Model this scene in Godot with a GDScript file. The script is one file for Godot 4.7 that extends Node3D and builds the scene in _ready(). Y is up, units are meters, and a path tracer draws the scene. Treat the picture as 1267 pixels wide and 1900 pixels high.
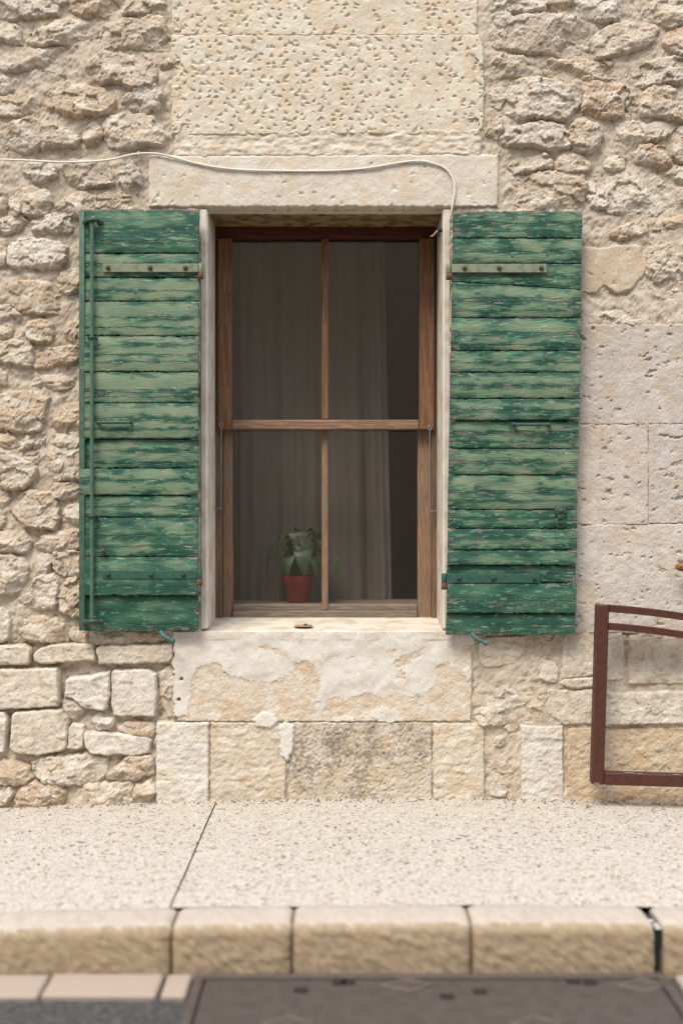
extends Node3D
# A shuttered sash window in a Provencal rubble wall, seen across a pavement. Wall face = z 0, pavement = y 0.
const D := 4.6            # metres from the camera to the wall
const MM := 0.002         # metres on the wall for one unit of the layout
const CX := 633.5
const CY := 950.0
const BASE := 1485.0      # layout height of the pavement line
const EYE := (BASE - CY) * MM
const GAIN := 1.5         # how much brighter than its albedo a sunlit wall appears

var rng := RandomNumberGenerator.new()
var nA := FastNoiseLite.new()
var nB := FastNoiseLite.new()
var nC := FastNoiseLite.new()
var nCell := FastNoiseLite.new()
var nPit := FastNoiseLite.new()
var nW := FastNoiseLite.new()
var zz := 0.0
var cc := Color.WHITE
var M := {}

# ---------- small helpers ----------
func X(px: float) -> float: return (px - CX) * MM
func Y(py: float) -> float: return (BASE - py) * MM
func at(px: float, py: float, z: float) -> Vector3:
	var k := (D - z) / D * MM
	return Vector3((px - CX) * k, EYE - (py - CY) * k, z)
func lin(r: float, g: float, b: float) -> Color:
	return Color(r / 255.0, g / 255.0, b / 255.0).srgb_to_linear()
func tone(r: float, g: float, b: float) -> Color:   # linear base colour of a surface that looks r g b in full daylight
	var c := lin(r, g, b)
	return Color(c.r / GAIN, c.g / GAIN, c.b / GAIN)
func thing(called: String, label: String, category: String, pos := Vector3.ZERO, group := "") -> Node3D:
	var o := Node3D.new()
	o.name = called
	add_child(o, true)
	o.position = pos
	o.set_meta("label", label)
	o.set_meta("category", category)
	if group: o.set_meta("group", group)
	return o
func part(called: String, parent: Node3D, pos := Vector3.ZERO, label := "") -> Node3D:
	var o := Node3D.new()
	o.name = called
	parent.add_child(o, true)
	o.position = pos
	if label: o.set_meta("label", label)
	return o
func put(called: String, mesh: Mesh, mat: Material, parent: Node3D, pos := Vector3.ZERO, rot := Vector3.ZERO) -> MeshInstance3D:
	var o := MeshInstance3D.new()
	o.name = called
	o.mesh = mesh
	if mat: o.material_override = mat
	parent.add_child(o, true)
	o.position = pos
	o.rotation = rot
	return o
func tagged(o: Node3D, label: String, category: String, kind := "") -> Node3D:
	if label: o.set_meta("label", label)
	if category: o.set_meta("category", category)
	if kind: o.set_meta("kind", kind)
	return o

func noise(kind: int, freq: float, oct := 3, s := 1) -> FastNoiseLite:
	var n := FastNoiseLite.new()
	n.noise_type = kind
	n.frequency = freq
	n.fractal_octaves = oct
	if oct <= 1: n.fractal_type = FastNoiseLite.FRACTAL_NONE
	n.seed = s
	return n
func noise_tex(n: FastNoiseLite, size: int, ramp: Gradient = null, blend := true) -> NoiseTexture2D:
	var t := NoiseTexture2D.new()
	t.width = size
	t.height = size
	t.seamless = blend
	t.noise = n
	if ramp: t.color_ramp = ramp
	return t
func ramp(offs: Array, cols: Array, hard := false) -> Gradient:
	var g := Gradient.new()
	g.offsets = PackedFloat32Array(offs)
	g.colors = PackedColorArray(cols)
	if hard: g.interpolation_mode = Gradient.GRADIENT_INTERPOLATE_CONSTANT
	return g
func grey(v: float) -> Color: return Color(v, v, v)
func mat(c: Color, rough := 0.9, spec := 0.3, metal := 0.0) -> StandardMaterial3D:   # c linear
	var m := StandardMaterial3D.new()
	m.albedo_color = c.linear_to_srgb()
	m.roughness = rough
	m.metallic_specular = spec
	m.metallic = metal
	return m
func triplanar(m: StandardMaterial3D, scale: Vector3, albedo: Texture2D, height: Texture2D = null, depth := 0.1) -> StandardMaterial3D:
	m.uv1_triplanar = true
	m.uv1_world_triplanar = true
	m.uv1_triplanar_sharpness = 4.0
	m.uv1_scale = scale
	m.albedo_texture = albedo
	if height:
		m.heightmap_enabled = true
		m.heightmap_texture = height
		m.heightmap_scale = depth
	return m

# ---------- mesh helpers ----------
func arrays_mesh(v: PackedVector3Array, n: PackedVector3Array, c: PackedColorArray, uv: PackedVector2Array, idx: PackedInt32Array) -> ArrayMesh:
	var a := []
	a.resize(Mesh.ARRAY_MAX)
	a[Mesh.ARRAY_VERTEX] = v
	a[Mesh.ARRAY_NORMAL] = n
	if c.size(): a[Mesh.ARRAY_COLOR] = c
	if uv.size(): a[Mesh.ARRAY_TEX_UV] = uv
	a[Mesh.ARRAY_INDEX] = idx
	var m := ArrayMesh.new()
	m.add_surface_from_arrays(Mesh.PRIMITIVE_TRIANGLES, a)
	return m

# Relief over a rectangle of the wall: f(x, y) sets zz and cc and returns whether the point belongs to it.
func relief(x0: float, y0: float, x1: float, y1: float, step: float, o: Vector2, f: Callable) -> ArrayMesh:
	var nx := maxi(2, int(ceil((x1 - x0) / step)) + 1)
	var ny := maxi(2, int(ceil((y1 - y0) / step)) + 1)
	var sx := (x1 - x0) / (nx - 1)
	var sy := (y1 - y0) / (ny - 1)
	var v := PackedVector3Array()
	var n := PackedVector3Array()
	var c := PackedColorArray()
	var keep := PackedByteArray()
	v.resize(nx * ny); n.resize(nx * ny); c.resize(nx * ny); keep.resize(nx * ny)
	var k := 0
	for j in ny:
		var y := y0 + j * sy
		for i in nx:
			var x := x0 + i * sx
			keep[k] = 1 if f.call(x, y) else 0
			v[k] = Vector3(x - o.x, y - o.y, zz)
			c[k] = cc
			k += 1
	k = 0
	for j in ny:
		for i in nx:
			var l := v[k - 1].z if i > 0 else v[k].z
			var r := v[k + 1].z if i < nx - 1 else v[k].z
			var b := v[k - nx].z if j > 0 else v[k].z
			var t := v[k + nx].z if j < ny - 1 else v[k].z
			n[k] = Vector3((l - r) / (2.0 * sx), (b - t) / (2.0 * sy), 1.0).normalized()
			k += 1
	var idx := PackedInt32Array()
	for j in ny - 1:
		for i in nx - 1:
			var a := j * nx + i
			if keep[a] + keep[a + 1] + keep[a + nx] + keep[a + nx + 1] > 0:
				idx.append_array([a, a + nx, a + nx + 1, a, a + nx + 1, a + 1])
	return arrays_mesh(v, n, c, PackedVector2Array(), idx)

func face(st: SurfaceTool, pts: Array, centre: Vector3) -> void:
	var n: Vector3 = (pts[1] - pts[0]).cross(pts[2] - pts[0]).normalized()
	var flip: bool = n.dot(pts[0] - centre) > 0   # clockwise from outside
	var out := n if flip else -n
	for i in range(1, pts.size() - 1):
		var tri := [pts[0], pts[i + 1], pts[i]] if flip else [pts[0], pts[i], pts[i + 1]]
		for p in tri:
			st.set_normal(out)
			st.add_vertex(p)
func box_into(st: SurfaceTool, lo: Vector3, hi: Vector3, bev: float) -> void:
	var c := (lo + hi) / 2
	var h := (hi - lo) / 2
	bev = minf(bev, minf(h.x, minf(h.y, h.z)) * 0.9)
	var P := func(s: Vector3, ax: int) -> Vector3:
		var e := h - Vector3(bev, bev, bev)
		e[ax] = h[ax]
		return c + Vector3(s.x * e.x, s.y * e.y, s.z * e.z)
	for ax in 3:
		var u := (ax + 1) % 3
		var w := (ax + 2) % 3
		for s in [-1.0, 1.0]:
			var q := []
			for t in [[-1.0, -1.0], [1.0, -1.0], [1.0, 1.0], [-1.0, 1.0]]:
				var sg := Vector3.ZERO
				sg[ax] = s; sg[u] = t[0]; sg[w] = t[1]
				q.append(P.call(sg, ax))
			face(st, q, c)
			for t in [-1.0, 1.0]:
				var a := Vector3.ZERO
				a[ax] = s; a[u] = t; a[w] = -1.0
				var b := a
				b[w] = 1.0
				face(st, [P.call(a, ax), P.call(b, ax), P.call(b, u), P.call(a, u)], c)
	for sx in [-1.0, 1.0]:
		for sy in [-1.0, 1.0]:
			for sz in [-1.0, 1.0]:
				var s := Vector3(sx, sy, sz)
				face(st, [P.call(s, 0), P.call(s, 1), P.call(s, 2)], c)
func begin() -> SurfaceTool:
	var st := SurfaceTool.new()
	st.begin(Mesh.PRIMITIVE_TRIANGLES)
	return st
func box(size: Vector3, bev := 0.003) -> ArrayMesh:
	var st := begin()
	box_into(st, -size / 2, size / 2, bev)
	return st.commit()
func box_between(called: String, lo: Vector3, hi: Vector3, bev: float, m: Material, parent: Node3D) -> MeshInstance3D:
	return put(called, box(hi - lo, bev), m, parent, (lo + hi) / 2 - (parent.position if parent.get_parent() == self else parent.position + (parent.get_parent() as Node3D).position))
func tube(pts: PackedVector3Array, r: float, seg := 10, taper := 1.0) -> ArrayMesh:
	var v := PackedVector3Array()
	var n := PackedVector3Array()
	var idx := PackedInt32Array()
	var count := pts.size()
	var side := Vector3.ZERO
	for i in count:
		var d := (pts[mini(i + 1, count - 1)] - pts[maxi(i - 1, 0)]).normalized()
		if side == Vector3.ZERO: side = d.cross(Vector3(0.31, 0.23, 0.92)).normalized()
		side = (side - d * side.dot(d)).normalized()
		var up := d.cross(side)
		var rr := r * lerpf(1.0, taper, float(i) / (count - 1))
		for k in seg:
			var a := TAU * k / seg
			var q := side * cos(a) + up * sin(a)
			v.append(pts[i] + q * rr)
			n.append(q)
	for i in count - 1:
		for k in seg:
			var a := i * seg + k
			var b := i * seg + (k + 1) % seg
			idx.append_array([a, a + seg, b, b, a + seg, b + seg])
	for e in [0, count - 1]:
		var d: Vector3 = (pts[1] - pts[0]).normalized() * -1.0 if e == 0 else (pts[count - 1] - pts[count - 2]).normalized()
		var m := v.size()
		v.append(pts[e]); n.append(d)
		for k in seg:
			v.append(v[e * seg + k]); n.append(d)
		for k in seg:
			var k2 := (k + 1) % seg
			idx.append_array([m, m + 1 + k, m + 1 + k2] if e == 0 else [m, m + 1 + k2, m + 1 + k])
	return arrays_mesh(v, n, PackedColorArray(), PackedVector2Array(), idx)
func lathe(prof: Array, seg := 28) -> ArrayMesh:   # prof: [radius, y]
	var st := begin()
	st.set_smooth_group(0)
	for i in prof.size() - 1:
		for k in seg:
			var a0 := TAU * k / seg
			var a1 := TAU * (k + 1) / seg
			var P := func(p, a: float) -> Vector3: return Vector3(p[0] * cos(a), p[1], p[0] * sin(a))
			var q := [P.call(prof[i], a0), P.call(prof[i + 1], a0), P.call(prof[i + 1], a1), P.call(prof[i], a1)]
			for t in [0, 1, 2, 0, 2, 3]:
				st.add_vertex(q[t])
	st.index()
	st.generate_normals()
	return st.commit()
func curve_points(c: Array, per := 6) -> PackedVector3Array:
	var out := PackedVector3Array()
	for i in c.size() - 1:
		var p0: Vector3 = c[maxi(i - 1, 0)]
		var p1: Vector3 = c[i]
		var p2: Vector3 = c[i + 1]
		var p3: Vector3 = c[mini(i + 2, c.size() - 1)]
		for k in per:
			out.append(p1.cubic_interpolate(p2, p0, p3, float(k) / per))
	out.append(c[-1])
	return out

# ---------- masonry ----------
func sdist(p: Vector2, poly: PackedVector2Array) -> float:   # > 0 inside; also leaves the nearest boundary point in near_p
	var best := 1e9
	var inside := false
	var n := poly.size()
	var j := n - 1
	for i in n:
		var a := poly[i]
		var b := poly[j]
		var ab := b - a
		var ap := p - a
		var q := a + ab * clampf(ap.dot(ab) / ab.length_squared(), 0.0, 1.0)
		var d2 := p.distance_squared_to(q)
		if d2 < best:
			best = d2
			near_p = q
		if (a.y > p.y) != (b.y > p.y) and p.x < ab.x * (p.y - a.y) / ab.y + a.x:
			inside = not inside
		j = i
	return sqrt(best) if inside else -sqrt(best)
var near_p := Vector2.ZERO

func to_poly(c: Array) -> PackedVector2Array:
	var p := PackedVector2Array()
	for i in range(0, c.size(), 2):
		p.append(Vector2(X(c[i]), Y(c[i + 1])))
	return p

const SHADES := [[222, 201, 175], [227, 208, 184], [217, 194, 166], [230, 214, 194], [220, 201, 178], [221, 197, 168], [225, 204, 180]]
const CLEAN := [[240, 227, 208], [237, 222, 200], [243, 232, 216], [235, 218, 195]]

func stone(parent: Node3D, style: String, H: float, coords: Array, step := 0.0039) -> void:
	var poly := to_poly(coords)
	var lo := poly[0]
	var hi := poly[0]
	for p in poly:
		lo = lo.min(p)
		hi = hi.max(p)
	var o := (lo + hi) / 2
	var size := hi - lo
	var sd := rng.randf() * 90.0
	var shade: Array = CLEAN[rng.randi() % CLEAN.size()] if style == "b" or style == "w" else SHADES[rng.randi() % SHADES.size()]
	var col := tone(shade[0], shade[1], shade[2])
	var pale := tone(244, 232, 212)
	var ochre := tone(208, 172, 128)
	var drab := tone(186, 170, 148)
	# the broken faces of the stone: planes a + b.(p - o); the lowest one counts
	var planes := []
	var hh := H * 0.00108
	planes.append([hh * rng.randf_range(0.78, 0.95), Vector2(rng.randf_range(-0.10, 0.10), rng.randf_range(-0.42, -0.12) * clampf(0.06 / size.y, 0.4, 1.2))])
	planes.append([hh * rng.randf_range(1.0, 1.35), Vector2(rng.randf_range(-0.35, 0.35), rng.randf_range(0.10, 0.55) * clampf(0.08 / size.y, 0.5, 1.4))])
	for q in [-1.0, 1.0]:
		planes.append([hh * rng.randf_range(1.15, 1.9), Vector2(q * rng.randf_range(0.12, 0.5) * clampf(0.14 / size.x, 0.4, 1.6), rng.randf_range(-0.35, 0.15))])
	for q in 2:
		var an := rng.randf() * TAU
		planes.append([hh * rng.randf_range(1.0, 1.5), Vector2(cos(an), sin(an)) * rng.randf_range(0.15, 0.45)])
	var tilt := Vector2(rng.randf_range(-0.10, 0.10), rng.randf_range(-0.12, 0.05))
	var rub := style == "r" or style == "w"
	var warp := 0.009 if rub else 0.004
	var h := H * 0.001
	var rough := rng.randf_range(0.75, 1.3)
	var f := func(x: float, y: float) -> bool:
		var w1 := nW.get_noise_3d(x, y, sd)
		var w2 := nW.get_noise_3d(x + 31.7, y - 12.3, sd)
		var p := Vector2(x + w1 * warp, y + w2 * warp)
		var d := sdist(p, poly)
		if d < -0.024:
			zz = -0.035
			cc = col
			return false
		var down := clampf((p.y - near_p.y) / maxf(absf(d), 0.001), -1.0, 1.0) if d > 0 else 0.0
		var big := nA.get_noise_3d(x, y, sd)
		var mid := nB.get_noise_3d(x * 0.8, y * 1.35, sd)
		var fine := nC.get_noise_3d(x, y, sd)
		var v := clampf((hi.y - y) / size.y, 0.0, 1.0)
		var e: float
		var body: float
		if rub:
			e = lerpf(0.026, 0.009, clampf(down * 0.5 + 0.5, 0.0, 1.0))
			var chip := nCell.get_noise_3d(x + mid * 0.012, y * 1.25 + big * 0.01, sd)
			var pit := maxf(0.0, nPit.get_noise_3d(x, y, sd) - 0.12)
			var lowest := 1.0
			for q in planes:
				lowest = minf(lowest, q[0] + q[1].x * (x - o.x) + q[1].y * (y - o.y))
			body = maxf(lowest, h * 0.15) + (chip * 0.0062 + big * 0.004 + mid * 0.0042 + fine * 0.0024) * rough - pit * 0.006
		else:
			e = 0.011
			var pit2 := maxf(0.0, nPit.get_noise_3d(x, y, sd) - 0.3)
			body = h + big * 0.004 + mid * 0.0026 * rough + fine * 0.0011 - pit2 * 0.005
			body += nCell.get_noise_3d(x + mid * 0.02, y * 1.2, sd) * 0.0022 * rough
			body += tilt.x * 0.3 * (x - o.x) + tilt.y * 0.25 * (y - o.y)
		var t := clampf((d + (0.025 if rub else 0.007)) / e, 0.0, 1.0)
		t = lerpf(t, t * (2.0 - t), 0.35 if rub else 1.0)
		zz = -0.030 + t * (0.030 + maxf(body, 0.003))
		var k := 1.0 + big * 0.14 + mid * 0.13 + fine * 0.09
		cc = Color(col.r * k, col.g * k, col.b * k)
		var pm := smoothstep(0.06, 0.22, nB.get_noise_3d(x * 0.45 + 5.0, y * 0.6, sd + 3.0) + fine * 0.10)
		cc = cc.lerp(pale, pm * 0.65)
		var om := smoothstep(0.12, 0.3, nA.get_noise_3d(x * 1.6 + 9.0, y * 2.1, sd + 7.0) + fine * 0.08)
		cc = cc.lerp(ochre, om * (0.24 if rub else 0.16))
		var dm := smoothstep(0.16, 0.3, nB.get_noise_3d(x * 0.9 - 4.0, y * 0.9, sd + 13.0) + fine * 0.12)
		cc = cc.lerp(drab, dm * 0.4)
		return true
	var m := relief(lo.x - 0.025, lo.y - 0.025, hi.x + 0.025, hi.y + 0.025, step, o, f)
	put("stone", m, M.stone, parent, Vector3(o.x, o.y, 0))

# Dressed blocks. kind: pick (punched dents), smooth (lintel), grey (rendered, pitted), base (rough sawn), dark (stained)
func block(called: String, parent: Node3D, kind: String, H: float, coords: Array, rgb: Array, step := 0.004) -> MeshInstance3D:
	var poly := to_poly(coords)
	var lo := poly[0]
	var hi := poly[0]
	for p in poly:
		lo = lo.min(p)
		hi = hi.max(p)
	var o := (lo + hi) / 2
	var sd := rng.randf() * 90.0
	var col := tone(rgb[0], rgb[1], rgb[2])
	var warm := tone(rgb[0] - 3, rgb[1] - 14, rgb[2] - 28)
	var light := tone(minf(rgb[0] + 14, 250), minf(rgb[1] + 16, 246), minf(rgb[2] + 20, 240))
	var stain_gouge := tone(128, 116, 98)
	var h := H * 0.001
	var e: float = {"pick": 0.012, "smooth": 0.016, "rough": 0.024, "grey": 0.006, "base": 0.008, "dark": 0.008}[kind]
	var f := func(x: float, y: float) -> bool:
		var w1 := nW.get_noise_3d(x, y, sd)
		var d := sdist(Vector2(x + w1 * 0.005, y + nW.get_noise_3d(x + 31.7, y, sd) * 0.005), poly)
		if d < -0.012:
			zz = -0.03
			cc = col
			return false
		var big := nA.get_noise_3d(x, y, sd)
		var mid := nB.get_noise_3d(x, y * 1.2, sd)
		var fine := nC.get_noise_3d(x, y, sd)
		var body := h + big * 0.003 + fine * 0.0008
		var mark := 0.0
		if kind == "pick":
			var dens := smoothstep(-0.45, 0.0, nA.get_noise_3d(x * 0.5, y * 0.5, sd + 4.0))
			mark = dents(x, y, 0.031, 0.027, sd, 0.6 * dens + 0.36)
			body += mid * 0.0014 - mark * 0.0072
			var ch := maxf(0.0, nCell.get_noise_3d(x * 0.8, y, sd) - 0.05) * smoothstep(0.09, 0.0, minf(x - lo.x, hi.x - x))
			body -= ch * 0.012
		elif kind == "rough":
			body += mid * 0.0045 + big * 0.004 + nB.get_noise_3d(x * 0.5, y * 1.6, sd + 8.0) * 0.004
		elif kind == "smooth":
			mark = dents(x, y, 0.042, 0.036, sd, 0.2)
			body += mid * 0.0011 - mark * 0.0050 - maxf(0.0, nPit.get_noise_3d(x, y, sd) - 0.42) * 0.006
		elif kind == "grey":
			var pd := smoothstep(-0.1, 0.5, nA.get_noise_3d(x * 0.8, y * 0.8, sd + 2.0))
			var g := maxf(0.0, nB.get_noise_3d(x * 0.75, y * 1.5, sd + 21.0) + nC.get_noise_3d(x, y, sd) * 0.12 - lerpf(0.44, 0.26, pd))
			mark = clampf(g * 5.0, 0.0, 1.0)
			body += mid * 0.0016 + fine * 0.0006 - mark * 0.007
		elif kind == "dark":
			body += mid * 0.0028 + fine * 0.0012 - maxf(0.0, nPit.get_noise_3d(x, y, sd) - 0.15) * 0.009
		else:
			body += mid * 0.0036 + fine * 0.0010 + nB.get_noise_3d(x * 0.3, y * 1.9, sd + 8.0) * 0.0014
			body += nCell.get_noise_3d(x + mid * 0.02, y * 1.4, sd) * 0.0020
		var t := clampf((d + 0.006) / e, 0.0, 1.0)
		zz = -0.025 + t * (2.0 - t) * (0.025 + body)
		var k := 1.0 + big * 0.07 + mid * 0.06 + fine * 0.06
		cc = Color(col.r * k, col.g * k, col.b * k)
		cc = cc.lerp(warm, 0.45 * smoothstep(0.02, 0.35, nA.get_noise_3d(x * 1.2 + 3.0, y * 0.8, sd + 5.0) + fine * 0.06))
		cc = cc.lerp(light, 0.6 * smoothstep(0.05, 0.3, nB.get_noise_3d(x * 0.4, y * 0.5, sd + 9.0) + fine * 0.08))
		if kind == "grey": cc = cc.lerp(stain_gouge, mark * 0.35)  # gouges are coloured darker the deeper they are cut
		if kind == "dark":
			var st := nA.get_noise_3d(x * 0.9, y * 0.8, 3.3) * 0.7 + nC.get_noise_3d(x * 0.6, y * 0.6, 4.0) * 0.5 + mid * 0.4 + 0.42 - 1.7 * Vector2((x - X(640)) * 0.9, (y - Y(1385)) * 1.5).length()
			cc = cc.lerp(stain_gouge, 0.68 * smoothstep(0.0, 0.6, st))
		return true
	return put(called, relief(lo.x - 0.012, lo.y - 0.012, hi.x + 0.012, hi.y + 0.012, step, o, f), M.stone, parent, Vector3(o.x, o.y, 0))

func hash2(i: int, j: int, s: float) -> float:
	var v := sin(i * 127.1 + j * 311.7 + s * 74.7) * 43758.5453
	return v - floor(v)
func dents(x: float, y: float, cw: float, ch: float, s: float, share: float) -> float:   # blows of a punch: small slanted triangles
	var ci := int(floor(x / cw))
	var cj := int(floor(y / ch))
	var best := 0.0
	for j in range(cj - 1, cj + 2):
		for i in range(ci - 1, ci + 2):
			var r := hash2(i, j, s)
			if r > share: continue
			var px := (i + 0.5 + (hash2(i, j, s + 1.0) - 0.5) * 1.0 + (0.5 if j & 1 else 0.0)) * cw
			var py := (j + 0.5 + (hash2(i, j, s + 2.0) - 0.5) * 0.8) * ch
			var w := lerpf(0.011, 0.023, hash2(i, j, s + 3.0))
			var hgt := w * lerpf(0.55, 1.25, hash2(i, j, s + 4.0))
			var sl := (hash2(i, j, s + 5.0) - 0.65) * 1.6
			var dy := (y - py) / hgt          # -0.5 .. 0.5, apex up
			var dx := (x - px - sl * (y - py)) / w + nW.get_noise_2d(x * 1.5, y * 1.5) * 0.25
			var room := (0.5 - dy) * 0.5 + 0.08 - absf(dx)
			if dy > -0.55 and dy < 0.55 and room > 0.0:
				best = maxf(best, smoothstep(0.0, 0.30, room) * clampf((0.62 - dy) * 1.1, 0.0, 1.0) * lerpf(0.6, 1.0, r / maxf(share, 0.01)))
	return best

const PLASTER_EDGE := [328, 1330, 348, 1326, 352, 1300, 358, 1262, 365, 1240, 400, 1228, 412, 1238, 425, 1252, 470, 1263, 500, 1266, 520, 1258, 545, 1246, 549, 1229, 565, 1225, 580, 1230, 590, 1250, 596, 1275, 592, 1296, 584, 1318, 582, 1336, 594, 1338, 600, 1312, 608, 1296, 650, 1292, 680, 1286, 715, 1295, 735, 1285, 760, 1293, 785, 1290, 800, 1275, 815, 1250, 810, 1236, 830, 1226, 842, 1240, 846, 1212, 860, 1200, 866, 1195, 880, 1200, 880, 1165, 322, 1165, 322, 1330]
const PLASTER_HOLES := [[478, 1200, 498, 1197, 518, 1204, 532, 1221, 520, 1216, 500, 1207], [728, 1234, 735, 1222, 760, 1212, 786, 1203, 781, 1216, 760, 1230, 740, 1237], [714, 1210, 722, 1204, 736, 1204, 734, 1212, 720, 1214], [734, 1252, 745, 1242, 752, 1256, 748, 1268, 738, 1264], [690, 1226, 698, 1225, 698, 1233, 692, 1233], [640, 1222, 655, 1216, 654, 1220, 642, 1226]]
const PLASTER_BITS := [[472, 1332, 490, 1319, 512, 1325, 516, 1338, 505, 1350, 475, 1346], [685, 1318, 710, 1312, 738, 1318, 742, 1336, 715, 1342, 692, 1334], [519, 1346, 530, 1338, 547, 1345, 545, 1385, 534, 1410, 522, 1400], [858, 1244, 868, 1236, 874, 1250, 866, 1262], [620, 1332, 640, 1326, 660, 1330, 655, 1337, 625, 1338]]
func apron(parent: Node3D) -> void:
	var poly := to_poly([327, 1178, 873, 1176, 876, 1250, 873, 1338.5, 600, 1339, 330, 1338, 324, 1250])
	var edge := to_poly(PLASTER_EDGE)
	var holes := []
	for q in PLASTER_HOLES: holes.append(to_poly(q))
	var bits := []
	for q in PLASTER_BITS: bits.append(to_poly(q))
	var white := tone(248, 240, 225)
	var under := tone(240, 223, 199)
	var sand := tone(234, 210, 180)
	var grime := tone(190, 172, 146)
	var o := Vector2(X(600), Y(1255))
	var layer := func(x: float, y: float) -> float:
		var w := Vector2(x + nB.get_noise_2d(x * 1.2, y * 1.2) * 0.010 + nC.get_noise_2d(x, y) * 0.005, y + nB.get_noise_2d(x * 1.2 + 40.0, y * 1.2) * 0.010 + nC.get_noise_2d(x + 9.0, y) * 0.005)
		var d := sdist(w, edge)
		for q in holes: d = minf(d, -sdist(w, q))
		for q in bits: d = maxf(d, sdist(w, q))
		return d
	var f := func(x: float, y: float) -> bool:
		var d := sdist(Vector2(x + nW.get_noise_2d(x, y) * 0.004, y + nW.get_noise_2d(x + 5.0, y) * 0.004), poly)
		var l: float = layer.call(x, y)
		if d < -0.012 and l < -0.004:
			zz = -0.03
			cc = under
			return false
		var big := nA.get_noise_2d(x, y)
		var mid := nB.get_noise_2d(x, y)
		var fine := nC.get_noise_2d(x, y)
		var pl := smoothstep(-0.0010, 0.0012, l)
		var body := 0.014 + big * 0.003
		body += lerpf(mid * 0.0024 + fine * 0.0012 - maxf(0.0, nPit.get_noise_2d(x, y) - 0.35) * 0.006, 0.0012 + 0.0018 * smoothstep(-0.3, 0.4, big) + mid * 0.0006 + fine * 0.0003, pl)
		# two bolt holes and a shallow chase near the left end
		for q in [Vector2(X(338), Y(1259)), Vector2(X(333), Y(1297))]:
			body -= 0.03 * smoothstep(0.0075, 0.003, Vector2(x, y).distance_to(q))
		var crack := absf(nW.get_noise_2d(x * 0.35 + 70.0, y * 0.35))
		body -= 0.0022 * smoothstep(0.008, 0.002, crack) * pl * smoothstep(0.0, 0.12, big)
		var t := clampf((maxf(d, -0.012 + 0.02 * pl) + 0.004) / 0.008, 0.0, 1.0)
		zz = -0.025 + t * (2.0 - t) * (0.025 + body)
		var k := 1.0 + mid * 0.05 + fine * 0.06
		var u := under.lerp(sand, smoothstep(-0.15, 0.3, nA.get_noise_2d(x * 1.4 + 8.0, y * 1.4) + fine * 0.1))
		u = u.lerp(white, 0.5 * smoothstep(0.05, 0.4, nA.get_noise_2d(x * 1.3 + 20.0, y * 1.6) + fine * 0.06))
		u = Color(u.r * k, u.g * k, u.b * k)
		var p := white.lerp(grime, 0.14 * smoothstep(0.05, 0.4, nA.get_noise_2d(x * 0.9 - 6.0, y * 1.4) + mid * 0.3))
		p = p.lerp(under, 0.45 * smoothstep(0.1, 0.35, nB.get_noise_2d(x * 0.4 - 3.0, y * 0.5 + 7.0) + fine * 0.1))
		cc = u.lerp(p, pl)
		return true
	put("apron_block", relief(X(318), Y(1342), X(884), Y(1172), 0.0035, o, f), M.stone, parent, Vector3(o.x, o.y, 0))
	# the drip of plaster that runs over the joint on to the course below
	for q in [bits[0], bits[2]]:
		var pp: PackedVector2Array = q
		var g := func(x: float, y: float) -> bool:
			var d := sdist(Vector2(x + nB.get_noise_2d(x * 1.5, y * 1.5) * 0.008, y + nC.get_noise_2d(x, y) * 0.004), pp)
			zz = 0.0125 + clampf((d + 0.002) / 0.005, 0.0, 1.0) * 0.010 + nB.get_noise_2d(x, y) * 0.0015
			cc = white
			return d > -0.001
		var lo := pp[0]
		var hi := pp[0]
		for p in pp:
			lo = lo.min(p)
			hi = hi.max(p)
		put("plaster_patch", relief(lo.x - 0.006, lo.y - 0.006, hi.x + 0.006, hi.y + 0.006, 0.003, Vector2.ZERO, g), M.stone, parent)

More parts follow.
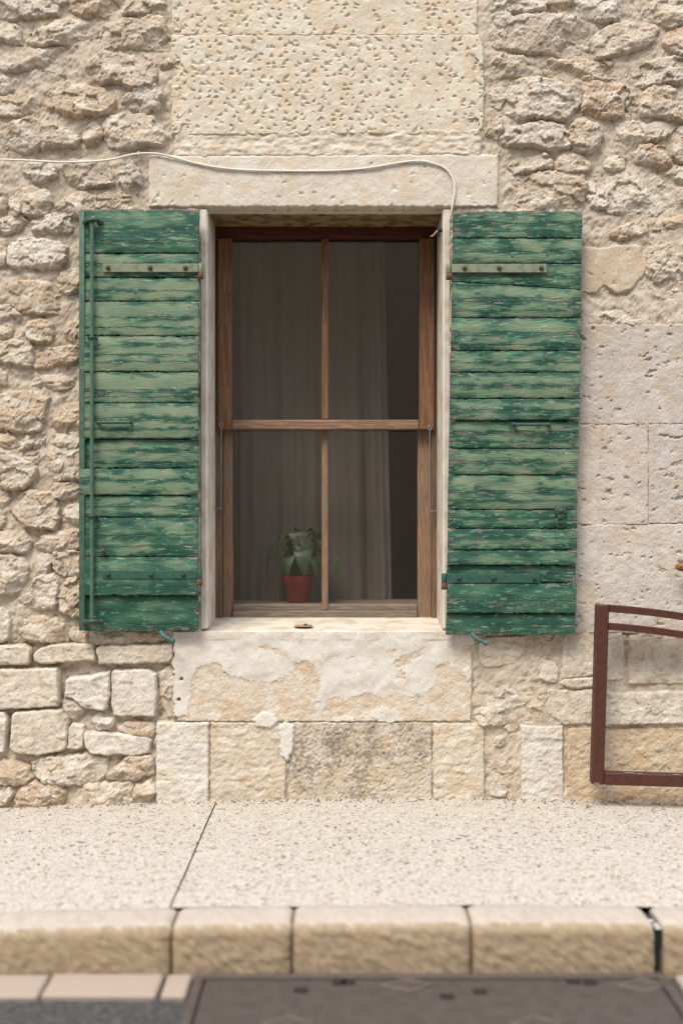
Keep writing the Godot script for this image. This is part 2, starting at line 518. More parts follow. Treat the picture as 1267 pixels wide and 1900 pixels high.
const STONES := [
	["r", 34, [-30, -40, 90, -40, 108, 5, 107, 25, 80, 29, 45, 32, 0, 38, -30, 38]],
	["r", 20, [102, -12, 128, -12, 126, 4, 112, 9, 102, 4]],
	["r", 32, [142, -20, 220, -25, 226, 10, 222, 28, 195, 30, 165, 32, 145, 24, 133, 20, 135, 5]],
	["r", 26, [228, 14, 245, 1, 262, 5, 276, 14, 276, 23, 255, 25, 230, 27]],
	["r", 22, [278, -10, 305, -10, 303, 15, 297, 24, 285, 22, 279, 12]],
	["r", 30, [-15, 48, 20, 50, 35, 56, 40, 75, 40, 84, 25, 81, 8, 71, -15, 73]],
	["r", 34, [52, 78, 85, 60, 105, 48, 125, 42, 160, 42, 178, 48, 184, 57, 175, 68, 160, 72, 155, 84, 130, 82, 105, 79, 80, 83, 60, 81]],
	["r", 34, [190, 68, 195, 55, 215, 45, 235, 42, 265, 44, 275, 37, 300, 36, 304, 55, 312, 75, 308, 95, 285, 92, 255, 92, 230, 87, 195, 89]],
	["r", 30, [-15, 92, 20, 90, 50, 97, 85, 98, 105, 90, 115, 92, 122, 105, 132, 132, 120, 137, 95, 131, 75, 127, 52, 129, 40, 131, 2, 128, -15, 120]],
	["r", 26, [-15, 138, 8, 140, 23, 165, 10, 173, -15, 173]],
	["r", 38, [163, 130, 175, 118, 195, 102, 215, 106, 240, 110, 270, 105, 285, 118, 290, 140, 280, 155, 245, 165, 230, 151, 205, 149, 190, 155, 178, 142]],
	["r", 20, [303, 115, 314, 113, 318, 122, 310, 129, 303, 127]],
	["r", 38, [80, 175, 85, 162, 110, 158, 130, 162, 160, 165, 195, 172, 212, 190, 200, 206, 180, 214, 160, 206, 150, 217, 130, 210, 105, 200, 85, 195]],
	["r", 30, [228, 190, 240, 182, 260, 170, 290, 163, 300, 168, 300, 178, 287, 187, 290, 200, 270, 211, 240, 209, 228, 203]],
	["r", 30, [-15, 190, 20, 183, 40, 180, 62, 186, 66, 200, 73, 212, 68, 223, 45, 216, 15, 216, -15, 216]],
	["r", 40, [8, 255, 15, 240, 40, 228, 60, 224, 80, 238, 105, 240, 125, 248, 143, 258, 138, 271, 120, 267, 95, 269, 80, 275, 50, 283, 20, 275, 8, 270]],
	["r", 40, [196, 235, 205, 220, 235, 219, 255, 216, 280, 220, 290, 235, 305, 255, 300, 269, 270, 266, 245, 273, 225, 276, 205, 271, 200, 255]],
	["r", 26, [166, 245, 175, 232, 190, 240, 192, 250, 180, 263, 168, 269, 160, 255]],
	["r", 30, [50, 312, 70, 303, 95, 305, 104, 318, 104, 326, 90, 329, 76, 338, 52, 329]],
	["r", 38, [122, 315, 135, 303, 160, 302, 195, 305, 205, 330, 208, 343, 190, 343, 160, 348, 140, 346, 128, 330]],
	["r", 34, [225, 325, 232, 310, 245, 305, 256, 320, 258, 345, 250, 359, 238, 356, 228, 338]],
	["r", 34, [22, 375, 40, 360, 60, 350, 90, 362, 96, 380, 85, 396, 60, 399, 45, 393, 30, 401]],
	["r", 30, [112, 385, 125, 375, 150, 360, 178, 368, 180, 392, 150, 402, 115, 398]],
	["r", 24, [185, 390, 190, 366, 215, 358, 240, 370, 247, 390]],
	["r", 28, [-20, 350, 0, 345, 14, 370, 12, 393, -20, 396]],
	["r", 28, [-15, 412, 10, 408, 42, 405, 45, 412, 35, 423, 15, 431, 0, 427, -15, 429]],
	["r", 26, [64, 418, 75, 407, 100, 402, 128, 406, 132, 431, 110, 431, 92, 426, 80, 431, 66, 427]],
	["w", 36, [20, 480, 22, 462, 40, 450, 58, 447, 80, 450, 100, 453, 122, 460, 120, 475, 110, 493, 90, 495, 60, 493, 40, 495, 22, 491]],
	["r", 28, [-20, 450, 8, 447, 13, 470, 10, 491, -20, 499]],
	["r", 34, [22, 540, 30, 530, 60, 526, 95, 530, 110, 545, 118, 565, 110, 581, 85, 582, 60, 577, 40, 579, 25, 570]],
	["r", 30, [113, 525, 122, 508, 146, 500, 165, 505, 165, 541, 145, 535, 128, 542, 114, 536]],
	["r", 26, [-20, 575, 15, 570, 30, 578, 38, 589, 25, 597, 0, 599, -20, 599]],
	["r", 24, [-20, 604, 12, 604, 22, 609, 20, 621, 12, 628, -20, 628]],
	["r", 32, [52, 614, 60, 602, 80, 597, 95, 603, 97, 620, 95, 634, 78, 635, 58, 626]],
	["r", 28, [124, 625, 132, 605, 150, 600, 165, 605, 165, 639, 145, 639, 128, 635]],
	["r", 34, [-20, 640, 20, 636, 55, 640, 60, 655, 62, 673, 50, 679, 25, 669, -20, 669]],
	["r", 34, [64, 672, 75, 660, 90, 652, 110, 648, 165, 645, 165, 666, 130, 671, 110, 678, 90, 678, 68, 679]],
	["r", 24, [-20, 692, 5, 690, 12, 702, 13, 711, -20, 716]],
	["r", 26, [62, 708, 85, 702, 115, 697, 125, 705, 137, 712, 120, 721, 88, 728, 75, 722, 62, 721]],
	["r", 38, [-20, 735, 10, 733, 45, 730, 85, 730, 90, 739, 82, 755, 80, 780, 75, 796, 50, 799, 20, 793, -20, 796]],
	["r", 28, [106, 785, 112, 770, 125, 755, 165, 748, 165, 799, 110, 799]],
	["r", 28, [-20, 810, 15, 808, 28, 818, 33, 829, 0, 829, -20, 829]],
	["r", 26, [42, 822, 55, 812, 70, 804, 82, 806, 82, 819, 60, 829, 45, 831]],
	["r", 28, [99, 822, 108, 810, 125, 805, 165, 805, 165, 827, 125, 829, 105, 829]],
	["r", 34, [97, 845, 100, 833, 165, 834, 165, 883, 135, 885, 105, 888, 97, 870]],
	["r", 42, [-20, 840, 5, 838, 25, 850, 55, 860, 67, 872, 60, 889, 45, 899, 25, 903, -20, 893]],
	["r", 24, [50, 848, 58, 838, 72, 838, 76, 852, 68, 860, 56, 855]],
	["r", 28, [99, 915, 108, 900, 135, 898, 160, 905, 160, 920, 125, 921, 102, 921]],
	["r", 40, [30, 940, 40, 920, 60, 915, 75, 918, 95, 918, 105, 935, 110, 955, 104, 976, 80, 975, 52, 973, 42, 958, 30, 950]],
	["r", 28, [118, 960, 130, 942, 165, 940, 165, 969, 140, 971, 122, 975]],
	["r", 24, [-20, 915, 10, 912, 16, 925, 8, 939, -20, 941]],
	["r", 22, [-20, 960, 8, 962, 8, 976, -20, 981]],
	["r", 32, [-20, 990, 20, 988, 50, 990, 60, 1005, 48, 1021, 20, 1019, -20, 1019]],
	["r", 32, [73, 1012, 85, 998, 105, 990, 165, 985, 165, 1013, 120, 1017, 100, 1021, 78, 1015]],
	["r", 40, [-20, 1035, 20, 1035, 45, 1040, 52, 1055, 45, 1075, 35, 1093, 20, 1099, -20, 1091]],
	["r", 28, [72, 1045, 80, 1031, 100, 1031, 92, 1045, 85, 1063, 74, 1066]],
	["r", 34, [104, 1045, 106, 1029, 130, 1023, 165, 1029, 165, 1061, 140, 1067, 120, 1063, 104, 1053]],
	["r", 30, [62, 1100, 68, 1078, 80, 1067, 100, 1071, 108, 1085, 104, 1116, 95, 1126, 70, 1125, 50, 1125, 40, 1111]],
	["r", 32, [112, 1110, 115, 1085, 130, 1076, 165, 1070, 165, 1136, 140, 1139, 120, 1131]],
	["b", 18, [-20, 1128, 8, 1126, 20, 1132, 23, 1155, 18, 1183, 8, 1190, -20, 1190]],
	["r", 30, [40, 1175, 45, 1155, 55, 1148, 85, 1148, 105, 1152, 128, 1168, 125, 1183, 110, 1189, 80, 1185, 52, 1183]],
	["r", 20, [131, 1178, 140, 1166, 160, 1165, 160, 1191, 145, 1186]],
	# lower left, cleaned blocks with open joints
	["b", 24, [-20, 1198, 48, 1197, 59, 1204, 58, 1228, 52, 1232, 0, 1233, -20, 1233]],
	["b", 26, [65, 1214, 78, 1202, 95, 1196, 150, 1193, 174, 1195, 179, 1215, 178, 1224, 130, 1227, 78, 1231, 67, 1224]],
	["b", 24, [181, 1203, 188, 1198, 245, 1197, 322, 1195, 322, 1222, 310, 1229, 250, 1231, 186, 1231, 183, 1215]],
	["r", 14, [166, 1190, 170, 1175, 245, 1175, 242, 1190, 210, 1193]],
	["r", 14, [248, 1188, 250, 1176, 300, 1176, 300, 1185, 280, 1188]],
	["b", 26, [-20, 1242, 60, 1240, 108, 1238, 111, 1250, 113, 1300, 108, 1309, 50, 1313, 0, 1315, -20, 1315]],
	["b", 26, [125, 1262, 130, 1257, 170, 1254, 206, 1245, 205, 1290, 200, 1312, 192, 1317, 158, 1312, 145, 1302, 135, 1295, 122, 1292]],
	["b", 20, [208, 1250, 213, 1243, 240, 1242, 275, 1242, 290, 1250, 292, 1290, 288, 1328, 240, 1328, 213, 1327, 208, 1310]],
	["r", 18, [119, 1305, 128, 1298, 145, 1306, 152, 1316, 140, 1326, 130, 1330]],
	["b", 22, [-20, 1318, 10, 1320, 16, 1335, 15, 1360, 10, 1395, -20, 1395]],
	["b", 26, [26, 1325, 35, 1320, 90, 1315, 118, 1316, 129, 1330, 126, 1385, 115, 1392, 70, 1400, 30, 1396, 22, 1385, 24, 1355]],
	["b", 16, [128, 1350, 138, 1342, 158, 1345, 156, 1385, 145, 1390, 127, 1388]],
	["w", 18, [176, 1338, 185, 1330, 205, 1337, 200, 1348, 185, 1349]],
	["b", 18, [157, 1365, 160, 1358, 195, 1359, 212, 1360, 270, 1366, 282, 1371, 278, 1395, 250, 1402, 220, 1398, 200, 1400, 170, 1397, 160, 1385]],
	["r", 16, [225, 1352, 240, 1342, 285, 1346, 285, 1360, 275, 1366, 245, 1361]],
	["r", 28, [-20, 1420, 25, 1415, 50, 1425, 58, 1440, 45, 1451, -20, 1452]],
	["r", 28, [66, 1415, 85, 1410, 130, 1408, 165, 1404, 195, 1412, 195, 1435, 170, 1449, 115, 1451, 85, 1446, 70, 1435]],
	["r", 26, [205, 1440, 225, 1425, 240, 1408, 278, 1408, 282, 1430, 250, 1441, 225, 1444]],
	["r", 24, [-20, 1462, 15, 1462, 22, 1475, 10, 1487, -20, 1490]],
	["r", 28, [30, 1490, 40, 1470, 60, 1455, 110, 1458, 120, 1470, 115, 1490, 80, 1505, 40, 1505]],
	["r", 26, [147, 1470, 155, 1458, 200, 1458, 240, 1455, 243, 1485, 225, 1500, 150, 1502]],
	["r", 24, [250, 1475, 258, 1460, 280, 1455, 288, 1468, 275, 1484, 258, 1486]],
	["r", 8, [300, 1250, 316, 1242, 326, 1260, 326, 1310, 318, 1326, 304, 1306]],
	# upper right
	["w", 32, [898, 10, 910, 2, 930, -10, 1000, -12, 1011, 8, 1005, 16, 980, 20, 950, 19, 920, 18, 900, 16]],
	["r", 28, [1020, 10, 1022, -10, 1055, -12, 1055, 2, 1046, 12, 1046, 17, 1025, 21]],
	["w", 36, [1056, 30, 1064, 15, 1085, 5, 1100, -10, 1160, -14, 1158, 5, 1150, 20, 1142, 36, 1125, 39, 1100, 37, 1075, 31]],
	["r", 40, [903, 70, 910, 40, 922, 30, 935, 30, 950, 40, 975, 35, 1000, 33, 1035, 38, 1065, 38, 1085, 50, 1088, 85, 1082, 104, 1050, 106, 1010, 100, 970, 97, 940, 89, 912, 85]],
	["r", 36, [1104, 92, 1107, 70, 1125, 58, 1155, 48, 1200, 50, 1215, 56, 1208, 75, 1190, 86, 1155, 96, 1120, 107, 1106, 105]],
	["r", 32, [1188, 38, 1195, 20, 1210, 8, 1240, -5, 1300, 0, 1300, 41, 1260, 46, 1240, 51, 1215, 41]],
	["r", 32, [1230, 78, 1240, 65, 1270, 57, 1300, 60, 1300, 96, 1260, 99, 1242, 93]],
	["r", 32, [910, 122, 922, 112, 935, 107, 960, 112, 990, 112, 1000, 125, 1000, 136, 985, 141, 950, 142, 915, 140, 908, 132]],
	["r", 30, [1011, 125, 1020, 116, 1050, 118, 1080, 118, 1110, 120, 1140, 125, 1160, 128, 1158, 143, 1130, 147, 1080, 148, 1040, 146, 1012, 140]],
	["r", 36, [1172, 130, 1190, 125, 1220, 115, 1260, 113, 1300, 115, 1300, 161, 1260, 157, 1235, 153, 1200, 159, 1180, 156, 1174, 142]],
	["r", 42, [912, 180, 925, 165, 950, 155, 985, 150, 1030, 156, 1070, 172, 1076, 185, 1062, 205, 1050, 221, 1020, 221, 990, 216, 960, 219, 935, 206, 915, 196]],
	["r", 34, [1082, 195, 1085, 165, 1100, 157, 1130, 165, 1150, 163, 1160, 168, 1155, 185, 1150, 195, 1152, 213, 1125, 219, 1095, 213, 1082, 209]],
	["r", 22, [1160, 195, 1165, 170, 1172, 168, 1182, 205, 1183, 219, 1172, 212]],
	["r", 36, [1185, 205, 1192, 180, 1210, 166, 1235, 166, 1255, 180, 1280, 200, 1300, 210, 1290, 226, 1260, 223, 1240, 216, 1215, 216, 1190, 215]],
	["r", 24, [906, 250, 912, 228, 925, 222, 928, 240, 920, 256]],
	["r", 40, [932, 262, 945, 245, 975, 238, 1005, 232, 1040, 240, 1054, 255, 1050, 273, 1020, 279, 990, 266, 965, 269, 935, 269]],
	["r", 38, [1058, 260, 1062, 237, 1080, 226, 1090, 236, 1105, 240, 1113, 252, 1100, 271, 1085, 282, 1068, 279, 1060, 272]],
	["w", 34, [1147, 250, 1148, 233, 1170, 231, 1200, 238, 1225, 230, 1247, 238, 1230, 251, 1195, 263, 1175, 271, 1150, 269, 1145, 260]],
	["r", 36, [1176, 290, 1190, 276, 1225, 277, 1234, 290, 1236, 303, 1225, 309, 1200, 301, 1180, 299]],
	["r", 34, [1250, 270, 1258, 240, 1300, 236, 1300, 301, 1262, 301, 1248, 293]],
	["r", 26, [946, 310, 955, 302, 990, 296, 1005, 290, 1018, 303, 1020, 309, 985, 315, 955, 321]],
	["r", 26, [1032, 305, 1045, 291, 1055, 284, 1075, 295, 1090, 305, 1088, 317, 1050, 319, 1034, 315]],
	["w", 24, [1122, 305, 1128, 294, 1155, 294, 1155, 308, 1142, 318, 1125, 313]],
	["r", 34, [948, 355, 955, 335, 985, 328, 1020, 325, 1050, 325, 1078, 328, 1082, 350, 1078, 372, 1060, 392, 1000, 394, 960, 392, 948, 375]],
	["w", 26, [1090, 345, 1095, 325, 1130, 321, 1180, 323, 1215, 326, 1230, 345, 1240, 360, 1235, 385, 1215, 398, 1185, 400, 1160, 395, 1130, 392, 1100, 380, 1090, 365]],
	["r", 24, [1237, 325, 1250, 315, 1300, 308, 1300, 336, 1262, 334]],
	["r", 26, [1250, 386, 1255, 355, 1300, 346, 1300, 391]],
	["r", 24, [1132, 438, 1150, 425, 1175, 415, 1193, 416, 1195, 431, 1170, 436, 1145, 442]],
	["r", 20, [1210, 425, 1216, 405, 1240, 398, 1300, 400, 1300, 426, 1240, 422]],
	["r", 22, [1203, 480, 1205, 445, 1225, 432, 1300, 432, 1300, 562, 1260, 547, 1220, 552, 1205, 530, 1200, 510]],
	["r", 12, [1060, 584, 1130, 580, 1208, 582, 1206, 598, 1060, 599]],
	# lower right
	["b", 14, [888, 1225, 886, 1195, 900, 1180, 976, 1178, 975, 1205, 955, 1230, 930, 1236, 895, 1239]],
	["b", 14, [998, 1258, 1006, 1223, 1028, 1228, 1037, 1242, 1032, 1268, 1010, 1264]],
	["r", 16, [882, 1330, 884, 1270, 910, 1255, 950, 1250, 975, 1262, 985, 1290, 965, 1325, 930, 1340, 895, 1342]],
	["b", 12, [1045, 1172, 1108, 1168, 1108, 1252, 1040, 1260, 1043, 1215]],
	["b", 16, [1034, 1268, 1045, 1258, 1110, 1256, 1112, 1273, 1060, 1277]],
	["b", 14, [1015, 1277, 1060, 1281, 1110, 1277, 1110, 1342, 1045, 1344, 1012, 1322]],
	["r", 12, [908, 1375, 912, 1348, 950, 1346, 958, 1375, 940, 1384]],
	["r", 14, [906, 1400, 915, 1390, 948, 1392, 952, 1420, 945, 1441, 915, 1441]],
	["b", 12, [908, 1476, 910, 1452, 930, 1450, 942, 1465, 936, 1480]],
	["r", 14, [982, 1215, 986, 1184, 1030, 1180, 1040, 1205, 1030, 1220, 1000, 1222]],
	["r", 14, [985, 1300, 995, 1282, 1010, 1284, 1014, 1325, 1000, 1338, 978, 1334]],
	["b", 12, [1114, 1262, 1116, 1176, 1152, 1172, 1158, 1200, 1155, 1262]],
	["b", 14, [1162, 1240, 1166, 1178, 1200, 1170, 1310, 1172, 1310, 1268, 1162, 1268]],
	["b", 26, [1112, 1283, 1160, 1284, 1250, 1280, 1310, 1287, 1310, 1342, 1112, 1344]],
]

func random_stones(parent: Node3D, x0: float, y0: float, x1: float, y1: float) -> void:
	var y := y0
	while y < y1 - 20.0:
		var rh := minf(rng.randf_range(54, 76), y1 - y)
		var x := x0
		while x < x1 - 25.0:
			var w := minf(rng.randf_range(80, 150), x1 - x)
			var c := []
			var hw := (w - 14.0) * 0.5
			var hh := (rh - 15.0) * 0.5
			for k in 9:
				var a := TAU * k / 9.0 + rng.randf_range(-0.2, 0.2)
				var s := 1.0 / pow(pow(absf(cos(a)), 3.5) + pow(absf(sin(a)), 3.5), 1.0 / 3.5) * rng.randf_range(0.86, 1.0)
				c.append_array([x + w * 0.5 + cos(a) * hw * s, y + rh * 0.5 + sin(a) * hh * s])
			stone(parent, "r", rng.randf_range(22, 36), c, 0.009)
			x += w
		y += rh

func mortar(parent: Node3D) -> void:
	var sandy := tone(227, 209, 185)
	var drab := tone(217, 198, 173)
	var cream := tone(234, 219, 198)
	var solid := [Rect2(375, 380, 458, 800)]
	var dressed := [Rect2(270, -420, 660, 812), Rect2(285, 1172, 620, 330), Rect2(1040, 440, 600, 740), Rect2(880, 1172, 640, 330)]
	var f := func(x: float, y: float) -> bool:
		var px := x / MM + CX
		var py := BASE - y / MM
		for r in solid:
			if r.has_point(Vector2(px, py)):
				zz = 0.0
				return false
		var big := nA.get_noise_2d(x * 0.8, y * 0.8)
		var mid := nB.get_noise_2d(x * 0.5, y * 0.7)
		var fine := nC.get_noise_2d(x * 0.8, y * 0.8)
		zz = 0.0065 + big * 0.008 + mid * 0.0065 + nB.get_noise_2d(x * 1.3 + 50.0, y * 1.3) * 0.0036 + fine * 0.0026 + maxf(0.0, nPit.get_noise_2d(x, y) - 0.25) * 0.009 - maxf(0.0, nPit.get_noise_2d(x * 0.7 + 30.0, y * 0.7) - 0.3) * 0.012
		for r in dressed:
			if r.has_point(Vector2(px, py)): zz = minf(zz, 0.010 + mid * 0.004)
		# lower left: raked, open joints
		var open := smoothstep(1150, 1200, py) * smoothstep(340, 300, px) * smoothstep(1490, 1440, py)
		zz -= open * (0.014 + maxf(0.0, mid + 0.1) * 0.03)
		var k := 1.0 + big * 0.06 + mid * 0.05 + fine * 0.07
		cc = sandy.lerp(drab, smoothstep(-0.1, 0.35, nA.get_noise_2d(x * 1.1 + 17.0, y * 1.1) + fine * 0.1))
		cc = cc.lerp(cream, 0.6 * smoothstep(0.05, 0.35, nB.get_noise_2d(x * 0.5 - 17.0, y * 0.5) + fine * 0.1))
		cc = Color(cc.r * k, cc.g * k, cc.b * k)
		return true
	put("mortar", relief(X(-60), Y(1520), X(1330), Y(-60), 0.0065, Vector2.ZERO, f), M.stone, parent)
	for r in [[-420, -420, -60, 1520], [1330, -420, 1690, 1520], [-60, -420, 1330, -60]]:
		put("mortar", relief(X(r[0]), Y(r[3]), X(r[2]), Y(r[1]), 0.03, Vector2.ZERO, f), M.stone, parent)

# ---------- painted planks ----------
func streak_noise(w: int, h: int, sx: int, sy: int, freq: float, s: int, oct := 3) -> PackedByteArray:
	var n := noise(FastNoiseLite.TYPE_SIMPLEX_SMOOTH, freq, oct, s)
	var im := n.get_image(maxi(4, w / sx), maxi(4, h / sy), false, false, true)
	im.resize(w, h, Image.INTERPOLATE_CUBIC)
	im.convert(Image.FORMAT_L8)
	return im.get_data()
# joints and hair cracks in mm from the top; level: how much of the pale top coat is left on each plank; nails in mm
func paint(w: int, h: int, mm: float, joints: Array, cracks: Array, level: Array, nails: Array, s: int, wear: float) -> Array:
	var blot := streak_noise(w, h, 3, 1, 0.022, s, 3)
	var strk := streak_noise(w, h, 12, 1, 0.21, s + 1, 3)
	var fine := streak_noise(w, h, 4, 1, 0.34, s + 2, 2)
	var wide := streak_noise(w, h, 2, 1, 0.012, s + 3, 2)
	var spot := streak_noise(w, h, 3, 1, 0.06, s + 4, 2)
	var grain := streak_noise(w, h, 24, 1, 0.45, s + 5, 2)
	var wob := streak_noise(w, h, 8, 6, 0.11, s + 6, 3)
	var cn := noise(FastNoiseLite.TYPE_CELLULAR, 0.16, 1, s + 7)
	cn.cellular_return_type = FastNoiseLite.RETURN_CELL_VALUE
	cn.cellular_jitter = 1.0
	cn.domain_warp_enabled = true
	cn.domain_warp_amplitude = 6.0
	cn.domain_warp_frequency = 0.08
	var ci := cn.get_image(w / 3, h, false, false, true)
	ci.resize(w, h, Image.INTERPOLATE_NEAREST)
	ci.convert(Image.FORMAT_L8)
	var flk := ci.get_data()
	var sage := tone(150, 158, 126)
	var sage2 := tone(116, 139, 110)
	var mid := tone(72, 116, 92)
	var dark := tone(40, 86, 70)
	var deep := tone(26, 56, 47)
	var mint := tone(104, 178, 130)
	var cream := tone(182, 188, 160)
	var wood := tone(156, 144, 132)
	var wood2 := tone(84, 74, 66)
	var lines := []
	for q in joints: lines.append([q, 1.0])
	for q in cracks: lines.append([q, 0.8])
	for i in joints.size() - 1:   # lesser splits, along the grain of each board
		var a: float = joints[i]
		var b: float = joints[i + 1]
		if b - a > 62.0: lines.append([lerpf(a, b, 0.40 + 0.2 * hash2(i, s, 1.0)), 0.6])
		if b - a > 100.0: lines.append([lerpf(a, b, 0.72 + 0.1 * hash2(i, s, 2.0)), 0.5])
	lines.sort_custom(func(a, b): return a[0] < b[0])
	# a worn halo with a lifted rim round each nail
	var halo := PackedFloat32Array()
	halo.resize(w * h)
	for q in nails:
		var rx: float = q[2]
		var ry: float = q[2] * 0.5
		for j in range(maxi(0, int((q[1] - ry) / mm)), mini(h, int((q[1] + ry) / mm) + 1)):
			for i in range(maxi(0, int((q[0] - rx) / mm)), mini(w, int((q[0] + rx) / mm) + 1)):
				var d := Vector2((i * mm - q[0]) / rx, (j * mm - q[1]) / ry).length()
				halo[j * w + i] = maxf(halo[j * w + i], 1.0 - d)
	var col := PackedByteArray()
	var hgt := PackedByteArray()
	col.resize(w * h * 3)
	hgt.resize(w * h)
	var pl := 0
	var li := 0
	var k := 0
	for j in h:
		var ym := j * mm
		while pl < level.size() - 1 and ym > joints[pl + 1]: pl += 1
		while li < lines.size() - 2 and ym > lines[li + 1][0]: li += 1
		var l0: float = lines[li][0]
		var l1: float = lines[mini(li + 1, lines.size() - 1)][0]
		var s0: float = lines[li][1]
		var s1: float = lines[mini(li + 1, lines.size() - 1)][1]
		var lv: float = level[pl]
		var toplike := 1.0 - clampf(minf(ym, h * mm - ym) / 26.0, 0.0, 1.0)
		for i in w:
			var xm := i * mm
			var b := blot[k] / 255.0
			var t := strk[k] / 255.0
			var f := fine[k] / 255.0
			var g := grain[k] / 255.0
			var sp := spot[k] / 255.0
			var wd := wide[k] / 255.0
			var yw := ym + (wob[k] / 255.0 - 0.5) * 9.0
			var d0 := absf(yw - l0)
			var d1 := absf(l1 - yw)
			var near0 := d0 / s0 < d1 / s1
			var e := d0 if near0 else d1
			var es := s0 if near0 else s1
			var ends := minf(xm, w * mm - xm)
			var et := clampf((e / es + (b - 0.5) * 30.0) / 22.0, 0.0, 1.0)
			var nt := clampf((ends + (wd - 0.5) * 70.0 + (t - 0.5) * 30.0) / 46.0, 0.0, 1.0)
			var hl := halo[k]
			var sc := (b - 0.5) * 0.40 + (wd - 0.5) * 0.36 + et * 0.62 + nt * 0.30 + (t - 0.5) * 0.44 + (f - 0.5) * 0.30 + lv * 1.08 - 1.38 - hl * 0.6
			var gm := clampf((wd - 0.25) * 1.3 + et * 0.35 + (b - 0.5) * 0.5, 0.0, 1.0)
			var c := deep.lerp(dark, clampf(t * 1.7 + (f - 0.5) * 0.6, 0.0, 1.0)).lerp(mid, gm * 0.8)
			var pale := sage2.lerp(sage, clampf((t - 0.25) * 1.4 + (wd - 0.5), 0.0, 1.0))
			var a := smoothstep(-0.40, 0.40, sc) * 0.92
			c = c.lerp(pale, a)
			var hh := 0.60 + (g - 0.5) * 0.08 + (t - 0.5) * 0.16 + (f - 0.5) * 0.08
			var mf := sp * 0.60 + t * 0.25 + f * 0.2 - absf(a - 0.35) * 0.15 + (1.0 - et) * 0.05
			if mf > 0.63:
				c = c.lerp(mint, clampf((mf - 0.63) * 9.0, 0.0, 0.62))
			# flaking along the cracks, the board ends and the nails
			var fl := t * 0.46 + f * 0.42 + sp * 0.24 + (1.0 - clampf(e / (11.0 * es), 0.0, 1.0)) * 0.24 + (1.0 - nt) * 0.16 + toplike * 0.22 + wear + hl * 0.22
			if fl > 0.93:
				var q := clampf((fl - 0.93) * 26.0, 0.0, 1.0)
				c = c.lerp(wood.lerp(wood2, clampf(g * 1.7 - 0.3, 0.0, 1.0)), q * 0.9)
				hh = lerpf(hh, 0.15 + g * 0.25, q)
			elif fl > 0.885:
				c = c.lerp(cream, 0.7)
				hh = 1.0
			elif fl > 0.82:
				c = c.lerp(deep, 0.45)
				hh -= (fl - 0.82) * 4.0
			# chips with outlines of their own: bare wood, or the coat beneath
			var chip := flk[k] / 255.0 + (f - 0.5) * 0.06 - 0.985 + (1.0 - clampf(e / (14.0 * es), 0.0, 1.0)) * 0.085 + (1.0 - nt) * 0.10 + toplike * 0.22 + hl * 0.10 + wear * 1.5
			if chip > 0.0:
				if chip > 0.035:
					c = c.lerp(wood.lerp(wood2, clampf(g * 1.6 - 0.35, 0.0, 1.0)), 0.85)
					hh = 0.18 + g * 0.2
				else:
					c = c.lerp(cream if sp > 0.5 else mint, 0.5)
					hh = 0.9
			# the open split itself, broken along its length
			if e < 1.1 and (es > 0.9 or sp + t * 0.5 > 0.62):
				c = c.lerp(wood2, 0.65)
				hh = 0.0
			var o := k * 3
			var sr := c.linear_to_srgb()
			col[o] = clampi(int(sr.r * 255.0), 0, 255)
			col[o + 1] = clampi(int(sr.g * 255.0), 0, 255)
			col[o + 2] = clampi(int(sr.b * 255.0), 0, 255)
			hgt[k] = clampi(int(hh * 255.0), 0, 255)
			k += 1
	return [ImageTexture.create_from_image(Image.create_from_data(w, h, false, Image.FORMAT_RGB8, col)), ImageTexture.create_from_image(Image.create_from_data(w, h, false, Image.FORMAT_L8, hgt))]

